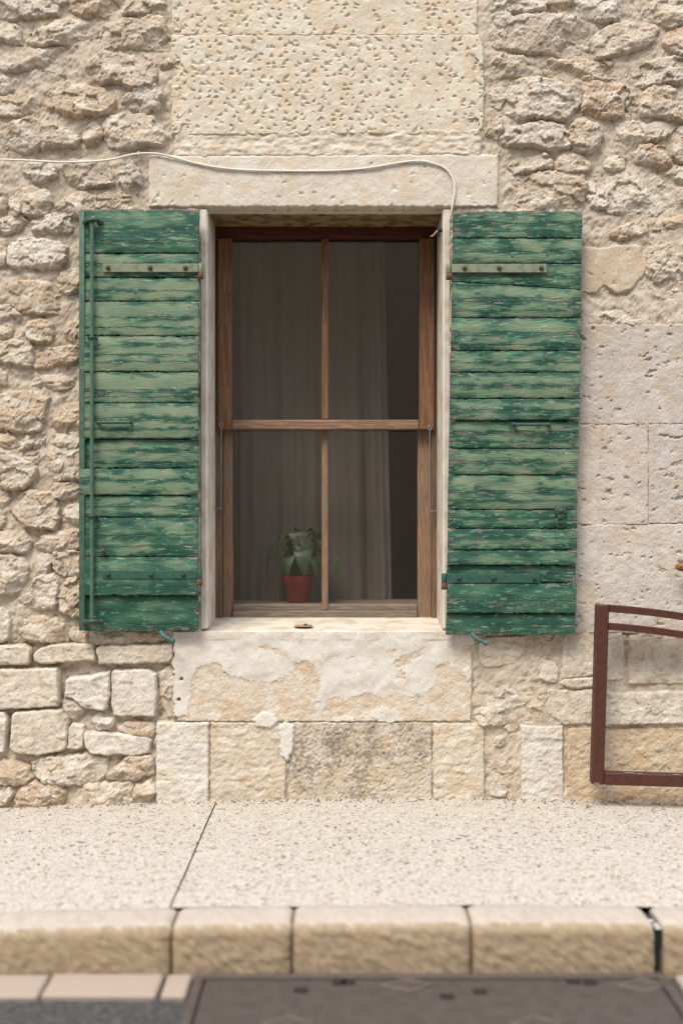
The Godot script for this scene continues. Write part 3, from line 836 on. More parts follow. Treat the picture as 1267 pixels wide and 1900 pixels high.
# One plank: front face with rounded, slightly wavering edges; uv over the whole shutter.
func plank(w: float, ytop: float, ybot: float, slope_t: float, slope_b: float, total: float, depth: float, s: float, shear: float) -> ArrayMesh:
	var v := PackedVector3Array()
	var uv := PackedVector2Array()
	var nx := 44
	var rows := [[0.0, -depth], [0.0, -0.0035], [0.0012, -0.0010], [0.0035, 0.0], [0.35, 0.0], [0.65, 0.0], [-0.0035, 0.0], [-0.0012, -0.0010], [0.0, -0.0035], [0.0, -depth]]
	for r in rows.size():
		for i in nx + 1:
			var u := float(i) / nx
			var x := u * w
			var a := -ytop + slope_t * (u - 0.5) - 0.0007 + nB.get_noise_2d(x * 1.2, ytop * 7.0 + s) * 0.0014 - maxf(0.0, nC.get_noise_2d(x, ytop * 3.0 + s) - 0.2) * 0.008
			var b := -ybot + slope_b * (u - 0.5) + 0.0007 + nB.get_noise_2d(x * 1.2 + 9.0, ybot * 7.0 + s) * 0.0014 + maxf(0.0, nC.get_noise_2d(x + 3.0, ybot * 3.0 + s) - 0.2) * 0.008
			var o: float = rows[r][0]
			var y := a
			if r == 4 or r == 5: y = lerpf(a, b, o)
			elif r > 5: y = b - o
			else: y = a - o
			var z: float = rows[r][1] + nA.get_noise_2d(x * 1.1, y * 1.1 + s) * 0.0022
			v.append(Vector3(x + shear * (y + total * 0.5), y, z))
			uv.append(Vector2(u, clampf(-y / total, 0.0, 1.0)))
	var st := begin()
	st.set_smooth_group(0)
	var nr := rows.size()
	for r in nr - 1:
		for i in nx:
			var q := [r * (nx + 1) + i, r * (nx + 1) + i + 1, (r + 1) * (nx + 1) + i + 1, (r + 1) * (nx + 1) + i]
			for t in [0, 1, 2, 0, 2, 3]:
				st.set_uv(uv[q[t]])
				st.add_vertex(v[q[t]])
	st.set_smooth_group(-1)
	for i in [0, nx]:   # the two ends
		for r in range(0, nr / 2):
			var r2: int = nr - 1 - r
			if r + 1 >= r2: continue
			var q := [r * (nx + 1) + i, (r + 1) * (nx + 1) + i, (r2 - 1) * (nx + 1) + i, r2 * (nx + 1) + i]
			var order := [0, 1, 2, 0, 2, 3] if i == 0 else [0, 2, 1, 0, 3, 2]
			for t in order:
				st.set_uv(uv[q[t]])
				st.add_vertex(v[q[t]])
	st.index()
	st.generate_normals()
	return st.commit()

func bolt(parent: Node3D, p: Vector3, m: Material, r := 0.009) -> void:
	var st := begin()
	box_into(st, Vector3(-r * 0.72, -r * 0.72, 0.002), Vector3(r * 0.72, r * 0.72, 0.008), 0.0015)
	var sq := st.commit()
	var o := put("bolt", lathe([[0.0, 0.012], [r * 0.3, 0.0118], [r * 0.42, 0.008], [r * 0.5, 0.0075], [r, 0.002], [r, -0.002]], 12), m, parent, p, Vector3(PI / 2, 0, 0))
	put("nut", sq, m, parent, p, Vector3(0, 0, rng.randf() * 1.5))
	o.name = "bolt"

func strap(parent: Node3D, x0: float, x1: float, y: float, h: float, z: float, bolts: Array, m: Material, mb: Material, left: bool) -> void:
	var st := begin()
	box_into(st, Vector3(minf(x0, x1), y - h / 2, z), Vector3(maxf(x0, x1), y + h / 2, z + 0.006), 0.0015)
	put("strap_hinge", st.commit(), m, parent)
	for b in bolts: bolt(parent, Vector3(b, y, z + 0.006), mb)
	var kx := x1 + (0.009 if left else -0.009) if left else x0 - 0.009
	put("hinge_knuckle", lathe([[0.0, h * 0.55], [0.0085, h * 0.55], [0.0095, h * 0.5], [0.0095, -h * 0.45], [0.0085, -h * 0.5], [0.0, -h * 0.5]], 16), m, parent, Vector3(kx, y, z - 0.004))
	put("hinge_pin", lathe([[0.0, -h * 0.52], [0.0105, -h * 0.52], [0.0105, -h * 1.25], [0.0, -h * 1.25]], 16), M.rust, parent, Vector3(kx, y, z - 0.004))

func latch(parent: Node3D, p: Vector3, m: Material) -> void:   # iron dog that holds the open shutter
	put("shutter_dog", tube(curve_points([p + Vector3(-0.026, 0.016, -0.012), p + Vector3(-0.016, 0.004, 0.0), p + Vector3(0.0, -0.006, 0.004), p + Vector3(0.018, -0.014, 0.006)], 5), 0.0085, 10, 0.75), m, parent)
	put("shutter_dog_tip", lathe([[0.0, 0.010], [0.007, 0.008], [0.010, 0.0], [0.007, -0.008], [0.0, -0.010]], 14), m, parent, p + Vector3(0.020, -0.016, 0.008))

func pull(parent: Node3D, x0: float, x1: float, y: float, z: float, m: Material) -> void:
	put("pull_handle", tube(curve_points([Vector3(x0, y, z), Vector3(x0 + 0.004, y, z + 0.016), Vector3(x0 + 0.014, y - 0.001, z + 0.020), Vector3(x1 - 0.014, y - 0.001, z + 0.020), Vector3(x1 - 0.004, y, z + 0.016), Vector3(x1, y, z)], 5), 0.0055, 10), m, parent)
	for x in [x0, x1]:
		put("handle_foot", lathe([[0.0, 0.004], [0.008, 0.003], [0.009, -0.002]], 12), m, parent, Vector3(x, y, z), Vector3(PI / 2, 0, 0))

func shutter(house: Node3D, left: bool) -> void:
	var x0 := 149.0 if left else 834.5
	var x1 := 368.0 if left else 1073.5
	var ty := 388.0 if left else 391.0
	var by := 1172.0 if left else 1179.0
	var z := 0.075
	var k := (D - z) / D
	var w := (x1 - x0) * MM * k
	var total := (by - ty) * MM * k
	var shear := 0.003 if left else 0.0168
	var root := part("shutter", house, at(x0, ty, z), "left green shutter with peeling paint and a vertical locking rod" if left else "right green shutter with a round lock plate, its sides leaning")
	var J: Array = [388, 470, 515, 559, 624, 690, 748, 814, 869, 919, 960, 1033, 1105, 1172] if left else [391, 442, 489, 530, 590, 651, 691, 740, 780, 832, 881, 946, 981, 1020, 1049, 1082, 1138, 1179]
	var cr: Array = [434, 588, 640, 728, 776, 999] if left else [415, 560, 622, 715, 805, 856, 915, 1110]
	var lv: Array = [0.36, 0.62, 0.74, 0.80, 0.86, 0.86, 0.78, 0.58, 0.72, 0.55, 0.42, 0.28, 0.16] if left else [0.46, 0.58, 0.42, 0.68, 0.62, 0.66, 0.66, 0.58, 0.62, 0.66, 0.66, 0.42, 0.42, 0.36, 0.36, 0.10, 0.20]
	var u := MM * k
	var jm := []
	for q in J: jm.append((q - ty) * u * 1000.0)
	var cm := []
	for q in cr: cm.append((q - ty) * u * 1000.0)
	var res := 1.25
	var nails := []
	for i in J.size() - 1:
		for q in [0.20, 0.45, 0.70, 0.92]:
			for r in [0.28, 0.72]:
				if rng.randf() < (0.5 if J[i + 1] - J[i] > 48 else 0.28):
					nails.append([w * 1000.0 * (q + rng.randf_range(-0.03, 0.03)), lerpf(jm[i], jm[i + 1], r + rng.randf_range(-0.08, 0.08)), rng.randf_range(9.0, 30.0)])
	var tex := paint(int(w * 1000 / res), int(total * 1000 / res), res, jm, cm, lv, nails, 11 if left else 47, 0.0 if left else 0.02)
	var m := StandardMaterial3D.new()
	m.albedo_texture = tex[0]
	m.heightmap_enabled = true
	m.heightmap_texture = tex[1]
	m.heightmap_scale = 0.3
	m.roughness = 0.72
	m.metallic_specular = 0.35
	m.texture_repeat = false
	for i in J.size() - 1:
		var st := rng.randf_range(-0.003, 0.003)
		var a := 0.0
		var b := 0.0
		if not left:   # the joint under the upper strap runs downhill
			if i == 2: b = -0.030
			if i == 3: a = -0.030
		put("plank", plank(w, (J[i] - ty) * u, (J[i + 1] - ty) * u, a + (0.0 if i == 0 else 0.0), b, total, 0.026, i * 5.0 + (0.0 if left else 90.0), shear), m, root, Vector3(0, 0, rng.randf_range(-0.0016, 0.0016)), Vector3(rng.randf_range(-0.012, 0.012), 0, 0))
		st += 0.0
	# nail heads, too small to pick apart
	var nst := begin()
	for q in nails:
		var c := Vector3(q[0] * 0.001, -q[1] * 0.001, 0.001)
		c.x += shear * (c.y + total * 0.5)
		box_into(nst, c - Vector3(0.0026, 0.0022, 0.002), c + Vector3(0.0026, 0.0022, 0.0016), 0.001)
	tagged(put("nailing", nst.commit(), M.rust, root), "", "", "stuff")
	# battens behind the planks, holding them together
	for q in [0.12, 0.85]:
		put("batten", box(Vector3(0.07, total * 0.97, 0.022), 0.003), M.green, root, Vector3(w * q, -total / 2, -0.038))
	var L := func(px: float, py: float) -> Vector2: return Vector2((px - x0) * u, -(py - ty) * u)
	var p: Vector2
	if left:
		put("edge_batten", plank(10 * u, 0.004, total - 0.003, 0, 0, total, 0.022, 3.0, 0.0), M.green_pale, root, Vector3(-0.002, 0, 0.0065))
		strap(root, L.call(192, 0).x, L.call(368, 0).x, L.call(0, 498).y, 0.031, 0.004, [L.call(202, 0).x, L.call(280, 0).x, L.call(345, 0).x], M.sage, M.iron, true)
		strap(root, L.call(192, 0).x, L.call(366, 0).x, L.call(0, 1066).y, 0.031, 0.004, [L.call(202, 0).x, L.call(282, 0).x, L.call(341, 0).x], M.green, M.green_iron, true)
		var rx: float = L.call(173, 0).x
		put("locking_rod", tube(PackedVector3Array([Vector3(rx, L.call(0, 410).y, 0.018), Vector3(rx, L.call(0, 628).y, 0.019), Vector3(rx, L.call(0, 958).y, 0.019), Vector3(rx, L.call(0, 1152).y, 0.018)]), 0.0068, 12), M.green_pale, root)
		for q in [412, 1153]:
			put("rod_hook", tube(curve_points([Vector3(L.call(159, 0).x, L.call(0, q + 3).y, 0.006), Vector3(L.call(164, 0).x, L.call(0, q).y, 0.020), Vector3(rx, L.call(0, q - 1).y, 0.026), Vector3(L.call(182, 0).x, L.call(0, q - 1).y, 0.022), Vector3(L.call(187, 0).x, L.call(0, q + 1).y, 0.006)], 4), 0.008, 10), M.green_iron, root)
			for bx in [160, 187]:
				bolt(root, Vector3(L.call(bx, 0).x, L.call(0, q + 1).y, 0.006), M.iron, 0.012)
		for q in [628, 958]:
			put("rod_guide", tube(curve_points([Vector3(L.call(166, 0).x, L.call(0, q).y, 0.001), Vector3(L.call(168, 0).x, L.call(0, q).y, 0.026), Vector3(L.call(178, 0).x, L.call(0, q).y, 0.026), Vector3(L.call(181, 0).x, L.call(0, q).y, 0.001)], 4), 0.0042, 8), M.green_iron, root)
		pull(root, L.call(183, 0).x, L.call(245, 0).x, L.call(0, 784).y, 0.002, M.green)
		p = L.call(193, 1021)
		put("rod_stop", lathe([[0.0, 0.022], [0.007, 0.020], [0.008, 0.012], [0.005, 0.008], [0.005, 0.0]], 12), M.rust, root, Vector3(p.x, p.y, 0.002), Vector3(PI / 2, 0, 0))
		p = L.call(312, 1180)
		latch(root, Vector3(p.x, p.y, 0.012), M.teal)
	else:
		strap(root, L.call(837, 0).x, L.call(1013, 0).x, L.call(0, 498.5).y, 0.032, 0.004, [L.call(861, 0).x, L.call(925, 0).x, L.call(1003, 0).x], M.sage, M.iron, false)
		strap(root, L.call(828, 0).x, L.call(1000, 0).x, L.call(0, 1073).y, 0.033, 0.004, [L.call(851, 0).x, L.call(914, 0).x, L.call(990, 0).x], M.green, M.green_iron, false)
		pull(root, L.call(953, 0).x, L.call(1017, 0).x, L.call(0, 788).y, 0.002, M.green)
		var a: Vector2 = L.call(1039, 948)
		var b: Vector2 = L.call(1039, 970)
		for q in [a, b]:
			put("lock_plate", lathe([[0.0, 0.006], [0.019, 0.0055], [0.022, 0.003], [0.0225, -0.002]], 24), M.green_iron, root, Vector3(q.x, q.y, 0.003 if q == a else 0.0015), Vector3(PI / 2, 0, 0))
		put("lock_lug", box(Vector3(0.024, 0.018, 0.012), 0.004), M.green_iron, root, Vector3(a.x, (a.y + b.y) / 2, 0.009), Vector3(0, 0, 0.5))
		bolt(root, Vector3(a.x, a.y, 0.008), M.iron, 0.010)
		bolt(root, Vector3(b.x, b.y, 0.007), M.green_iron, 0.008)
		p = L.call(889, 1184)
		latch(root, Vector3(p.x, p.y, 0.012), M.teal)

# ---------- the window ----------
func rail(called: String, parent: Node3D, px0: float, py0: float, px1: float, py1: float, z: float, depth: float, m: Material, bev := 0.004) -> MeshInstance3D:
	var a := at(px0, py1, z)
	var b := at(px1, py0, z)
	return put(called, box(Vector3(b.x - a.x, b.y - a.y, depth), bev), m, parent, Vector3((a.x + b.x) / 2, (a.y + b.y) / 2, z - depth / 2))

func window(house: Node3D) -> void:
	var win := part("window", house, Vector3.ZERO, "brown wooden sash window of four panes with weathered lower rails")
	var zf := -0.25
	rail("frame_head", win, 396, 416, 814, 441, zf - 0.012, 0.07, M.wood_red)
	rail("frame_jamb", win, 395, 416, 412, 1152, zf - 0.022, 0.09, M.wood_grey)
	rail("frame_jamb", win, 801, 416, 816, 1152, zf - 0.022, 0.09, M.wood_grey)
	# upper sash, in front
	rail("sash_stile", win, 404, 441, 430, 797.5, zf, 0.042, M.wood_brown)
	rail("sash_stile", win, 778, 441, 806, 797.5, zf, 0.042, M.wood_brown)
	rail("meeting_rail", win, 430.5, 779, 777.5, 797, zf - 0.002, 0.040, M.wood_tan_h)
	rail("glazing_bar", win, 597, 441.5, 610, 778.5, zf - 0.004, 0.030, M.wood_brown)
	# lower sash, a track behind
	var zl := zf - 0.046
	rail("sash_stile", win, 413, 790, 431, 1151, zl, 0.040, M.wood_tan)
	rail("sash_stile", win, 775, 790, 801, 1151, zl, 0.040, M.wood_tan)
	rail("bottom_rail", win, 431.5, 1133, 774.5, 1151, zl + 0.010, 0.050, M.wood_grey_h)
	rail("inner_rail", win, 431.5, 1121, 774.5, 1133.5, zl - 0.004, 0.028, M.wood_grey_h)
	rail("glazing_bar", win, 597, 798, 609, 1132.5, zl + 0.004, 0.030, M.wood_tan)
	rail("parting_bead", win, 431, 1002, 433, 1120, zl - 0.002, 0.01, M.wood_tan, 0.001)
	for q in [[429, 440, 598, 780, zf - 0.020], [609, 440, 779, 780, zf - 0.020], [430, 795, 598, 1122, zl - 0.018], [608, 795, 776, 1122, zl - 0.018]]:
		rail("pane", win, q[0], q[1], q[2], q[3], q[4], 0.0035, M.glass, 0.0005)
	# stay hooks hanging from eyes on the meeting rail
	for q in [[411.0, 788.0, 943.0, -1.0], [797.0, 794.0, 948.0, 1.0]]:
		var top := at(q[0], q[1], zf + 0.014)
		var bot := at(q[0] + q[3] * 1.0, q[2], zf + 0.012)
		var ring := []
		for k in 13:
			var a := TAU * k / 12.0
			ring.append(top + Vector3(cos(a) * 0.008, sin(a) * 0.008, 0))
		put("stay_eye", tube(PackedVector3Array(ring), 0.0026, 8), M.zinc, win)
		put("stay_hook", tube(curve_points([top + Vector3(0, -0.006, 0.003), top.lerp(bot, 0.5), bot + Vector3(0, 0.008, 0), bot + Vector3(q[3] * 0.006, 0.0, 0), bot + Vector3(q[3] * 0.026, -0.001, -0.004)], 6), 0.0030, 8), M.zinc, win)
	for q in [[406, 598], [407, 727], [407, 757]]:
		put("screw", lathe([[0.0, 0.002], [0.003, 0.001], [0.0035, 0.0]], 8), M.zinc, win, at(q[0], q[1], zf + 0.001), Vector3(PI / 2, 0, 0))
	put("head_pin", lathe([[0.0, 0.010], [0.004, 0.008], [0.006, 0.0], [0.004, -0.010], [0.0, -0.012]], 10), M.rust, win, at(578, 419, -0.16))

func surround(house: Node3D) -> void:
	var s := part("window_surround", house)
	var z0 := -0.42
	# jambs
	box_between("jamb", Vector3(X(371), Y(1168), z0), Vector3(X(386), Y(388), 0.010), 0.006, M.plaster, s)
	box_between("jamb", Vector3(X(821), Y(1168), z0), Vector3(X(836), Y(388), 0.010), 0.006, M.plaster, s)
	box_between("soffit", Vector3(X(372), Y(389), z0), Vector3(X(835), Y(380), -0.006), 0.003, M.soffit, s)
	box_between("soffit_bead", Vector3(X(386.5), Y(390.5), z0), Vector3(X(820.5), Y(388), -0.12), 0.004, M.soffit, s)
	# sloping sill
	var st := begin()
	var a := [Vector3(X(368), Y(1175), 0.015), Vector3(X(366), Y(1186), 0.016), Vector3(X(366), Y(1186), z0), Vector3(X(366), 0.660, z0), Vector3(X(366), 0.652, -0.25), Vector3(X(366), Y(1170.5), 0.008)]
	var b := []
	for p in a: b.append(Vector3(X(842), p.y, p.z))
	var ctr := Vector3(X(604), 0.62, -0.2)
	for i in a.size():
		var i2 := (i + 1) % a.size()
		face(st, [a[i], a[i2], b[i2], b[i]], ctr)
	face(st, a, ctr)
	face(st, b, ctr)
	put("sill", st.commit(), M.plaster, s)
	put("latch_keeper", lathe([[0.0, 0.0008], [0.012, 0.0], [0.026, 0.0008], [0.033, 0.0012], [0.037, -0.002]], 24), M.rust_pale, s, at(563, 1161, -0.06) + Vector3(0, 0.001, 0)).scale = Vector3(1, 1, 0.9)
	put("keeper_pin", box(Vector3(0.012, 0.010, 0.010), 0.002), M.iron, s, at(567, 1160.5, -0.055) + Vector3(0, 0.002, 0))

func room(house: Node3D) -> void:
	var r := part("room", house)
	var x0 := -1.5
	var x1 := 1.4
	var zb := -3.4
	var zw := -0.44
	box_between("back_wall", Vector3(x0, -0.2, zb - 0.1), Vector3(x1, 2.5, zb), 0.0, M.room, r)
	box_between("side_wall", Vector3(x0 - 0.1, -0.2, zb), Vector3(x0, 2.5, zw), 0.0, M.room, r)
	box_between("side_wall", Vector3(x1, -0.2, zb), Vector3(x1 + 0.1, 2.5, zw), 0.0, M.room, r)
	box_between("room_floor", Vector3(x0, -0.3, zb), Vector3(x1, -0.2, zw), 0.0, M.wood_floor, r)
	box_between("room_ceiling", Vector3(x0, 2.5, zb), Vector3(x1, 2.6, zw), 0.0, M.room, r)
	box_between("inner_sill", Vector3(X(380), 0.664, -0.62), Vector3(X(826), 0.704, -0.335), 0.004, M.wood_grey_h, r)
	# solid masonry behind the face stones, round the opening
	var st := begin()
	for q in [[X(-420), -0.4, X(384), 3.8], [X(823), -0.4, X(1690), 3.8], [X(384), Y(386), X(823), 3.8], [X(384), -0.4, X(823), 0.61]]:
		box_into(st, Vector3(q[0], q[1], -0.44), Vector3(q[2], q[3], -0.028), 0.0)
	put("wall_core", st.commit(), M.core, r)

func curtain() -> void:
	var t := thing("curtain", "sheer grey curtain hanging in folds behind the window panes", "curtain", Vector3.ZERO)
	var zc := -0.60
	var f := func(x0: float, x1: float, amp: float, ph: float) -> ArrayMesh:
		var v := PackedVector3Array()
		var n := PackedVector3Array()
		var idx := PackedInt32Array()
		var nx := 90
		var ny := 24
		for j in ny + 1:
			var b := float(j) / ny
			for i in nx + 1:
				var u := float(i) / nx
				var p := at(lerpf(x0, x1, u) + (b * 15.0 if u > 0.9 else b * 15.0 * u), lerpf(432, 1140, b), zc)
				var fo := u * 22.0 + ph + 1.6 * sin(u * 5.0 + 0.6) + b * 0.5 + 1.2 * nA.get_noise_2d(u * 0.4, 2.0)
				p.z += amp * (0.6 + 0.4 * b) * (pow(absf(sin(fo * 0.5)), 0.7) * 1.3 + sin(u * 61.0 + 1.3 + ph) * 0.2 + nA.get_noise_2d(u * 0.5, b * 0.3) * 0.6)
				v.append(p)
				n.append(Vector3.BACK)
		for j in ny:
			for i in nx:
				var a := j * (nx + 1) + i
				idx.append_array([a, a + 1, a + nx + 2, a, a + nx + 2, a + nx + 1])
		var st := SurfaceTool.new()
		st.create_from_arrays(arrays_mesh(v, n, PackedColorArray(), PackedVector2Array(), idx).surface_get_arrays(0))
		st.generate_normals()
		return st.commit()
	put("curtain_panel", f.call(446.0, 700.0, 0.034, 0.0), M.sheer, t)
	put("curtain_hem", f.call(699.0, 712.0, 0.004, 2.0), M.sheer_hem, t)
	put("curtain_edge", f.call(432.0, 440.0, 0.008, 1.0), M.sheer, t)
	put("curtain_rod", tube(PackedVector3Array([at(380, 432, zc), at(826, 432, zc)]), 0.009, 10), M.iron, t)
	for px in [470, 512, 556, 640, 690]:
		put("curtain_clip", box(Vector3(0.05, 0.014, 0.006), 0.002), M.sheer_hem, t, at(px, 444, zc + 0.02))

# ---------- plant ----------
func leaf(base: Vector3, dir: float, out: float, drop: float, length: float, width: float, roll: float) -> ArrayMesh:
	var st := begin()
	st.set_smooth_group(0)
	var n := 9
	var pts := []
	for i in n + 1:
		var u := float(i) / n
		var r := out * sin(u * PI * 0.5)
		var c := base + Vector3(cos(dir) * r, length * (0.22 * sin(u * PI) - drop * u * u), sin(dir) * r)
		var w := width * pow(sin(PI * clampf(pow(u, 0.62) * 0.985 + 0.01, 0.0, 1.0)), 0.65)
		var side := Vector3(-sin(dir), 0, cos(dir)).rotated(Vector3(cos(dir), -drop, sin(dir)).normalized(), roll)
		var row := []
		for k in 7:
			var a := (k - 3) / 3.0
			row.append(c + side * w * a + Vector3(cos(dir) * 0.35, 0.0, sin(dir) * 0.35) * w * (0.30 - a * a * 0.55 + 0.10 * absf(a)) + Vector3(0, 0.12 * w * sin(u * 9.0 + a * 4.0) * absf(a), 0))
		pts.append(row)
	for i in n:
		for s in 6:
			var q := [pts[i][s], pts[i + 1][s], pts[i + 1][s + 1], pts[i][s + 1]]
			for t in [0, 1, 2, 0, 2, 3]: st.add_vertex(q[t])
	st.index()
	st.generate_normals()
	return st.commit()
func plant() -> void:
	var b := Vector3(at(553, 1118, -0.42).x, 0.704, -0.42)
	var t := thing("potted_plant", "drooping leafy green plant in a red plastic pot on the inner windowsill", "potted plant", b)
	var pot := put("pot", lathe([[0.0, 0.0], [0.043, 0.0], [0.045, 0.003], [0.056, 0.078], [0.060, 0.079], [0.064, 0.106], [0.064, 0.110], [0.058, 0.110], [0.055, 0.092], [0.0, 0.092]], 36), M.pot, t)
	put("soil", lathe([[0.0, 0.1], [0.03, 0.0985], [0.0555, 0.094]], 24), M.soil, pot)
	var top := Vector3(0, 0.098, 0)
	# direction, reach, height of the leaf base, length, half width
	var spec := [[1.0, 0.045, 0.17, 0.13, 0.036], [2.3, 0.05, 0.15, 0.13, 0.036], [1.6, 0.03, 0.19, 0.13, 0.038], [0.5, 0.06, 0.15, 0.13, 0.034], [2.8, 0.065, 0.13, 0.13, 0.034], [1.4, 0.055, 0.12, 0.11, 0.034], [2.0, 0.06, 0.09, 0.09, 0.028], [0.8, 0.065, 0.09, 0.10, 0.030], [-0.3, 0.05, 0.16, 0.13, 0.034], [3.5, 0.055, 0.15, 0.13, 0.034], [4.4, 0.03, 0.18, 0.12, 0.036], [5.4, 0.035, 0.19, 0.12, 0.036], [1.2, 0.015, 0.205, 0.10, 0.034], [0.1, 0.03, 0.20, 0.11, 0.034], [2.6, 0.03, 0.185, 0.12, 0.034]]
	for q in spec:
		var d := Vector3(cos(q[0]), 0, sin(q[0]))
		var tip: Vector3 = top + d * q[1] * 0.8 + Vector3(0, q[2] * 0.9, 0)
		put("stem", tube(curve_points([top + d * 0.012, top + d * q[1] * 0.25 + Vector3(0, q[2] * 0.5, 0), tip], 4), 0.0022, 6), M.stem, t)
		put("leaf", leaf(tip, q[0] + rng.randf_range(-0.3, 0.3), q[1] * 0.8 + 0.03, rng.randf_range(0.5, 0.85), q[3] * 1.15, q[4] * 1.2, rng.randf_range(-0.4, 0.4)), M.leaf if rng.randf() < 0.6 else M.leaf2, t)
	for k in 9:
		var a := rng.randf() * TAU
		var r := rng.randf_range(0.02, 0.06)
		var base := top + Vector3(cos(a) * r, rng.randf_range(0.05, 0.17), sin(a) * r)
		put("leaf", leaf(base, a + rng.randf_range(-0.6, 0.6), rng.randf_range(0.02, 0.05), rng.randf_range(0.4, 0.9), rng.randf_range(0.06, 0.11), rng.randf_range(0.018, 0.032), rng.randf_range(-0.7, 0.7)), M.leaf if k % 3 else M.leaf2, t)
		put("stem", tube(curve_points([top, top.lerp(base, 0.6) + Vector3(0, 0.012, 0), base], 4), 0.0018, 6), M.stem, t)
	# the two leaves that hang clear of the rest
	put("stem", tube(curve_points([top + Vector3(-0.01, 0, 0.01), Vector3(-0.05, 0.21, 0.01), Vector3(-0.095, 0.205, 0.0), Vector3(-0.118, 0.17, 0.0)], 5), 0.002, 6), M.stem, t)
	put("leaf", leaf(Vector3(-0.118, 0.172, 0.0), 2.2, 0.012, 0.95, 0.14, 0.022, 0.9), M.leaf, t)
	put("stem", tube(curve_points([top + Vector3(0.01, 0, 0.0), Vector3(0.07, 0.19, -0.01), Vector3(0.13, 0.20, -0.01), Vector3(0.150, 0.165, -0.01)], 5), 0.002, 6), M.stem, t)
	put("leaf", leaf(Vector3(0.150, 0.166, -0.01), 0.8, 0.014, 0.8, 0.10, 0.014, 0.8), M.leaf2, t)

func cable() -> void:
	var t := thing("cable", "thin white cable clipped across the lintel and hanging to the window corner", "cable")
	var pts := []
	for q in [[-420, 300, 40], [-200, 292, 40], [0, 296, 40], [60, 298, 38], [110, 300.5, 38], [160, 300, 42], [205, 296, 42], [235, 289, 36], [258, 285, 30], [290, 285, 26], [320, 291, 25], [360, 302, 24], [400, 310, 23], [450, 315, 23], [520, 317, 23], [600, 317, 23], [660, 314, 23], [700, 309, 23], [740, 302, 23], [775, 298.5, 23], [800, 302, 23], [825, 312, 23], [839, 330, 24], [843, 350, 25], [841, 370, 25], [837, 392, 20], [833, 412, 6], [829, 424, -14]]:
		var z: float = q[2] * 0.001
		pts.append(at(q[0], q[1], z))
	put("wire", tube(curve_points(pts, 8), 0.0038, 10), M.white_cable, t)
	var e := at(826, 427, -0.02)
	put("tape", tube(curve_points([e + Vector3(0.006, 0.004, 0.002), e + Vector3(-0.012, 0.0, 0.0), e + Vector3(-0.024, -0.002, 0.004), e + Vector3(-0.030, 0.006, 0.002)], 5), 0.0085, 10, 0.7), M.black, t)
	put("tape_tail", tube(curve_points([e + Vector3(-0.022, -0.004, 0.0), e + Vector3(-0.026, -0.016, 0.002), e + Vector3(-0.022, -0.026, 0.002)], 5), 0.005, 8, 0.8), M.black, t)
	put("bare_end", tube(curve_points([e + Vector3(-0.024, -0.002, 0.004), e + Vector3(-0.034, -0.008, 0.006), e + Vector3(-0.044, -0.020, 0.006), e + Vector3(-0.056, -0.026, 0.006)], 5), 0.0045, 8, 0.7), M.copper, t)
	for q in [[258, 285, 30], [775, 298.5, 23], [520, 317, 23]]:
		put("cable_clip", box(Vector3(0.007, 0.013, 0.014), 0.002), M.white_cable, t, at(q[0], q[1], q[2] * 0.001))

# ---------- the street ----------
func crown(x: float) -> float:
	return maxf(-0.05, 0.012 - (0.035 if x < 0.35 else 0.060) * pow((x - 0.35) / 1.6, 2.0))
func ground_sheet(x0: float, x1: float, z0: float, z1: float, y: float, follow: float) -> ArrayMesh:
	var v := PackedVector3Array()
	var n := PackedVector3Array()
	var idx := PackedInt32Array()
	var nx := maxi(2, int((x1 - x0) / 0.08))
	var nz := maxi(2, int((z1 - z0) / 0.08))
	for j in nz + 1:
		for i in nx + 1:
			var x := lerpf(x0, x1, float(i) / nx)
			var z := lerpf(z0, z1, float(j) / nz)
			v.append(Vector3(x, y + crown(x) * follow + nA.get_noise_2d(x * 0.3, z * 0.3) * 0.003, z))
			n.append(Vector3.UP)
	for j in nz:
		for i in nx:
			var a := j * (nx + 1) + i
			idx.append_array([a, a + 1, a + nx + 2, a, a + nx + 2, a + nx + 1])
	return arrays_mesh(v, n, PackedColorArray(), PackedVector2Array(), idx)

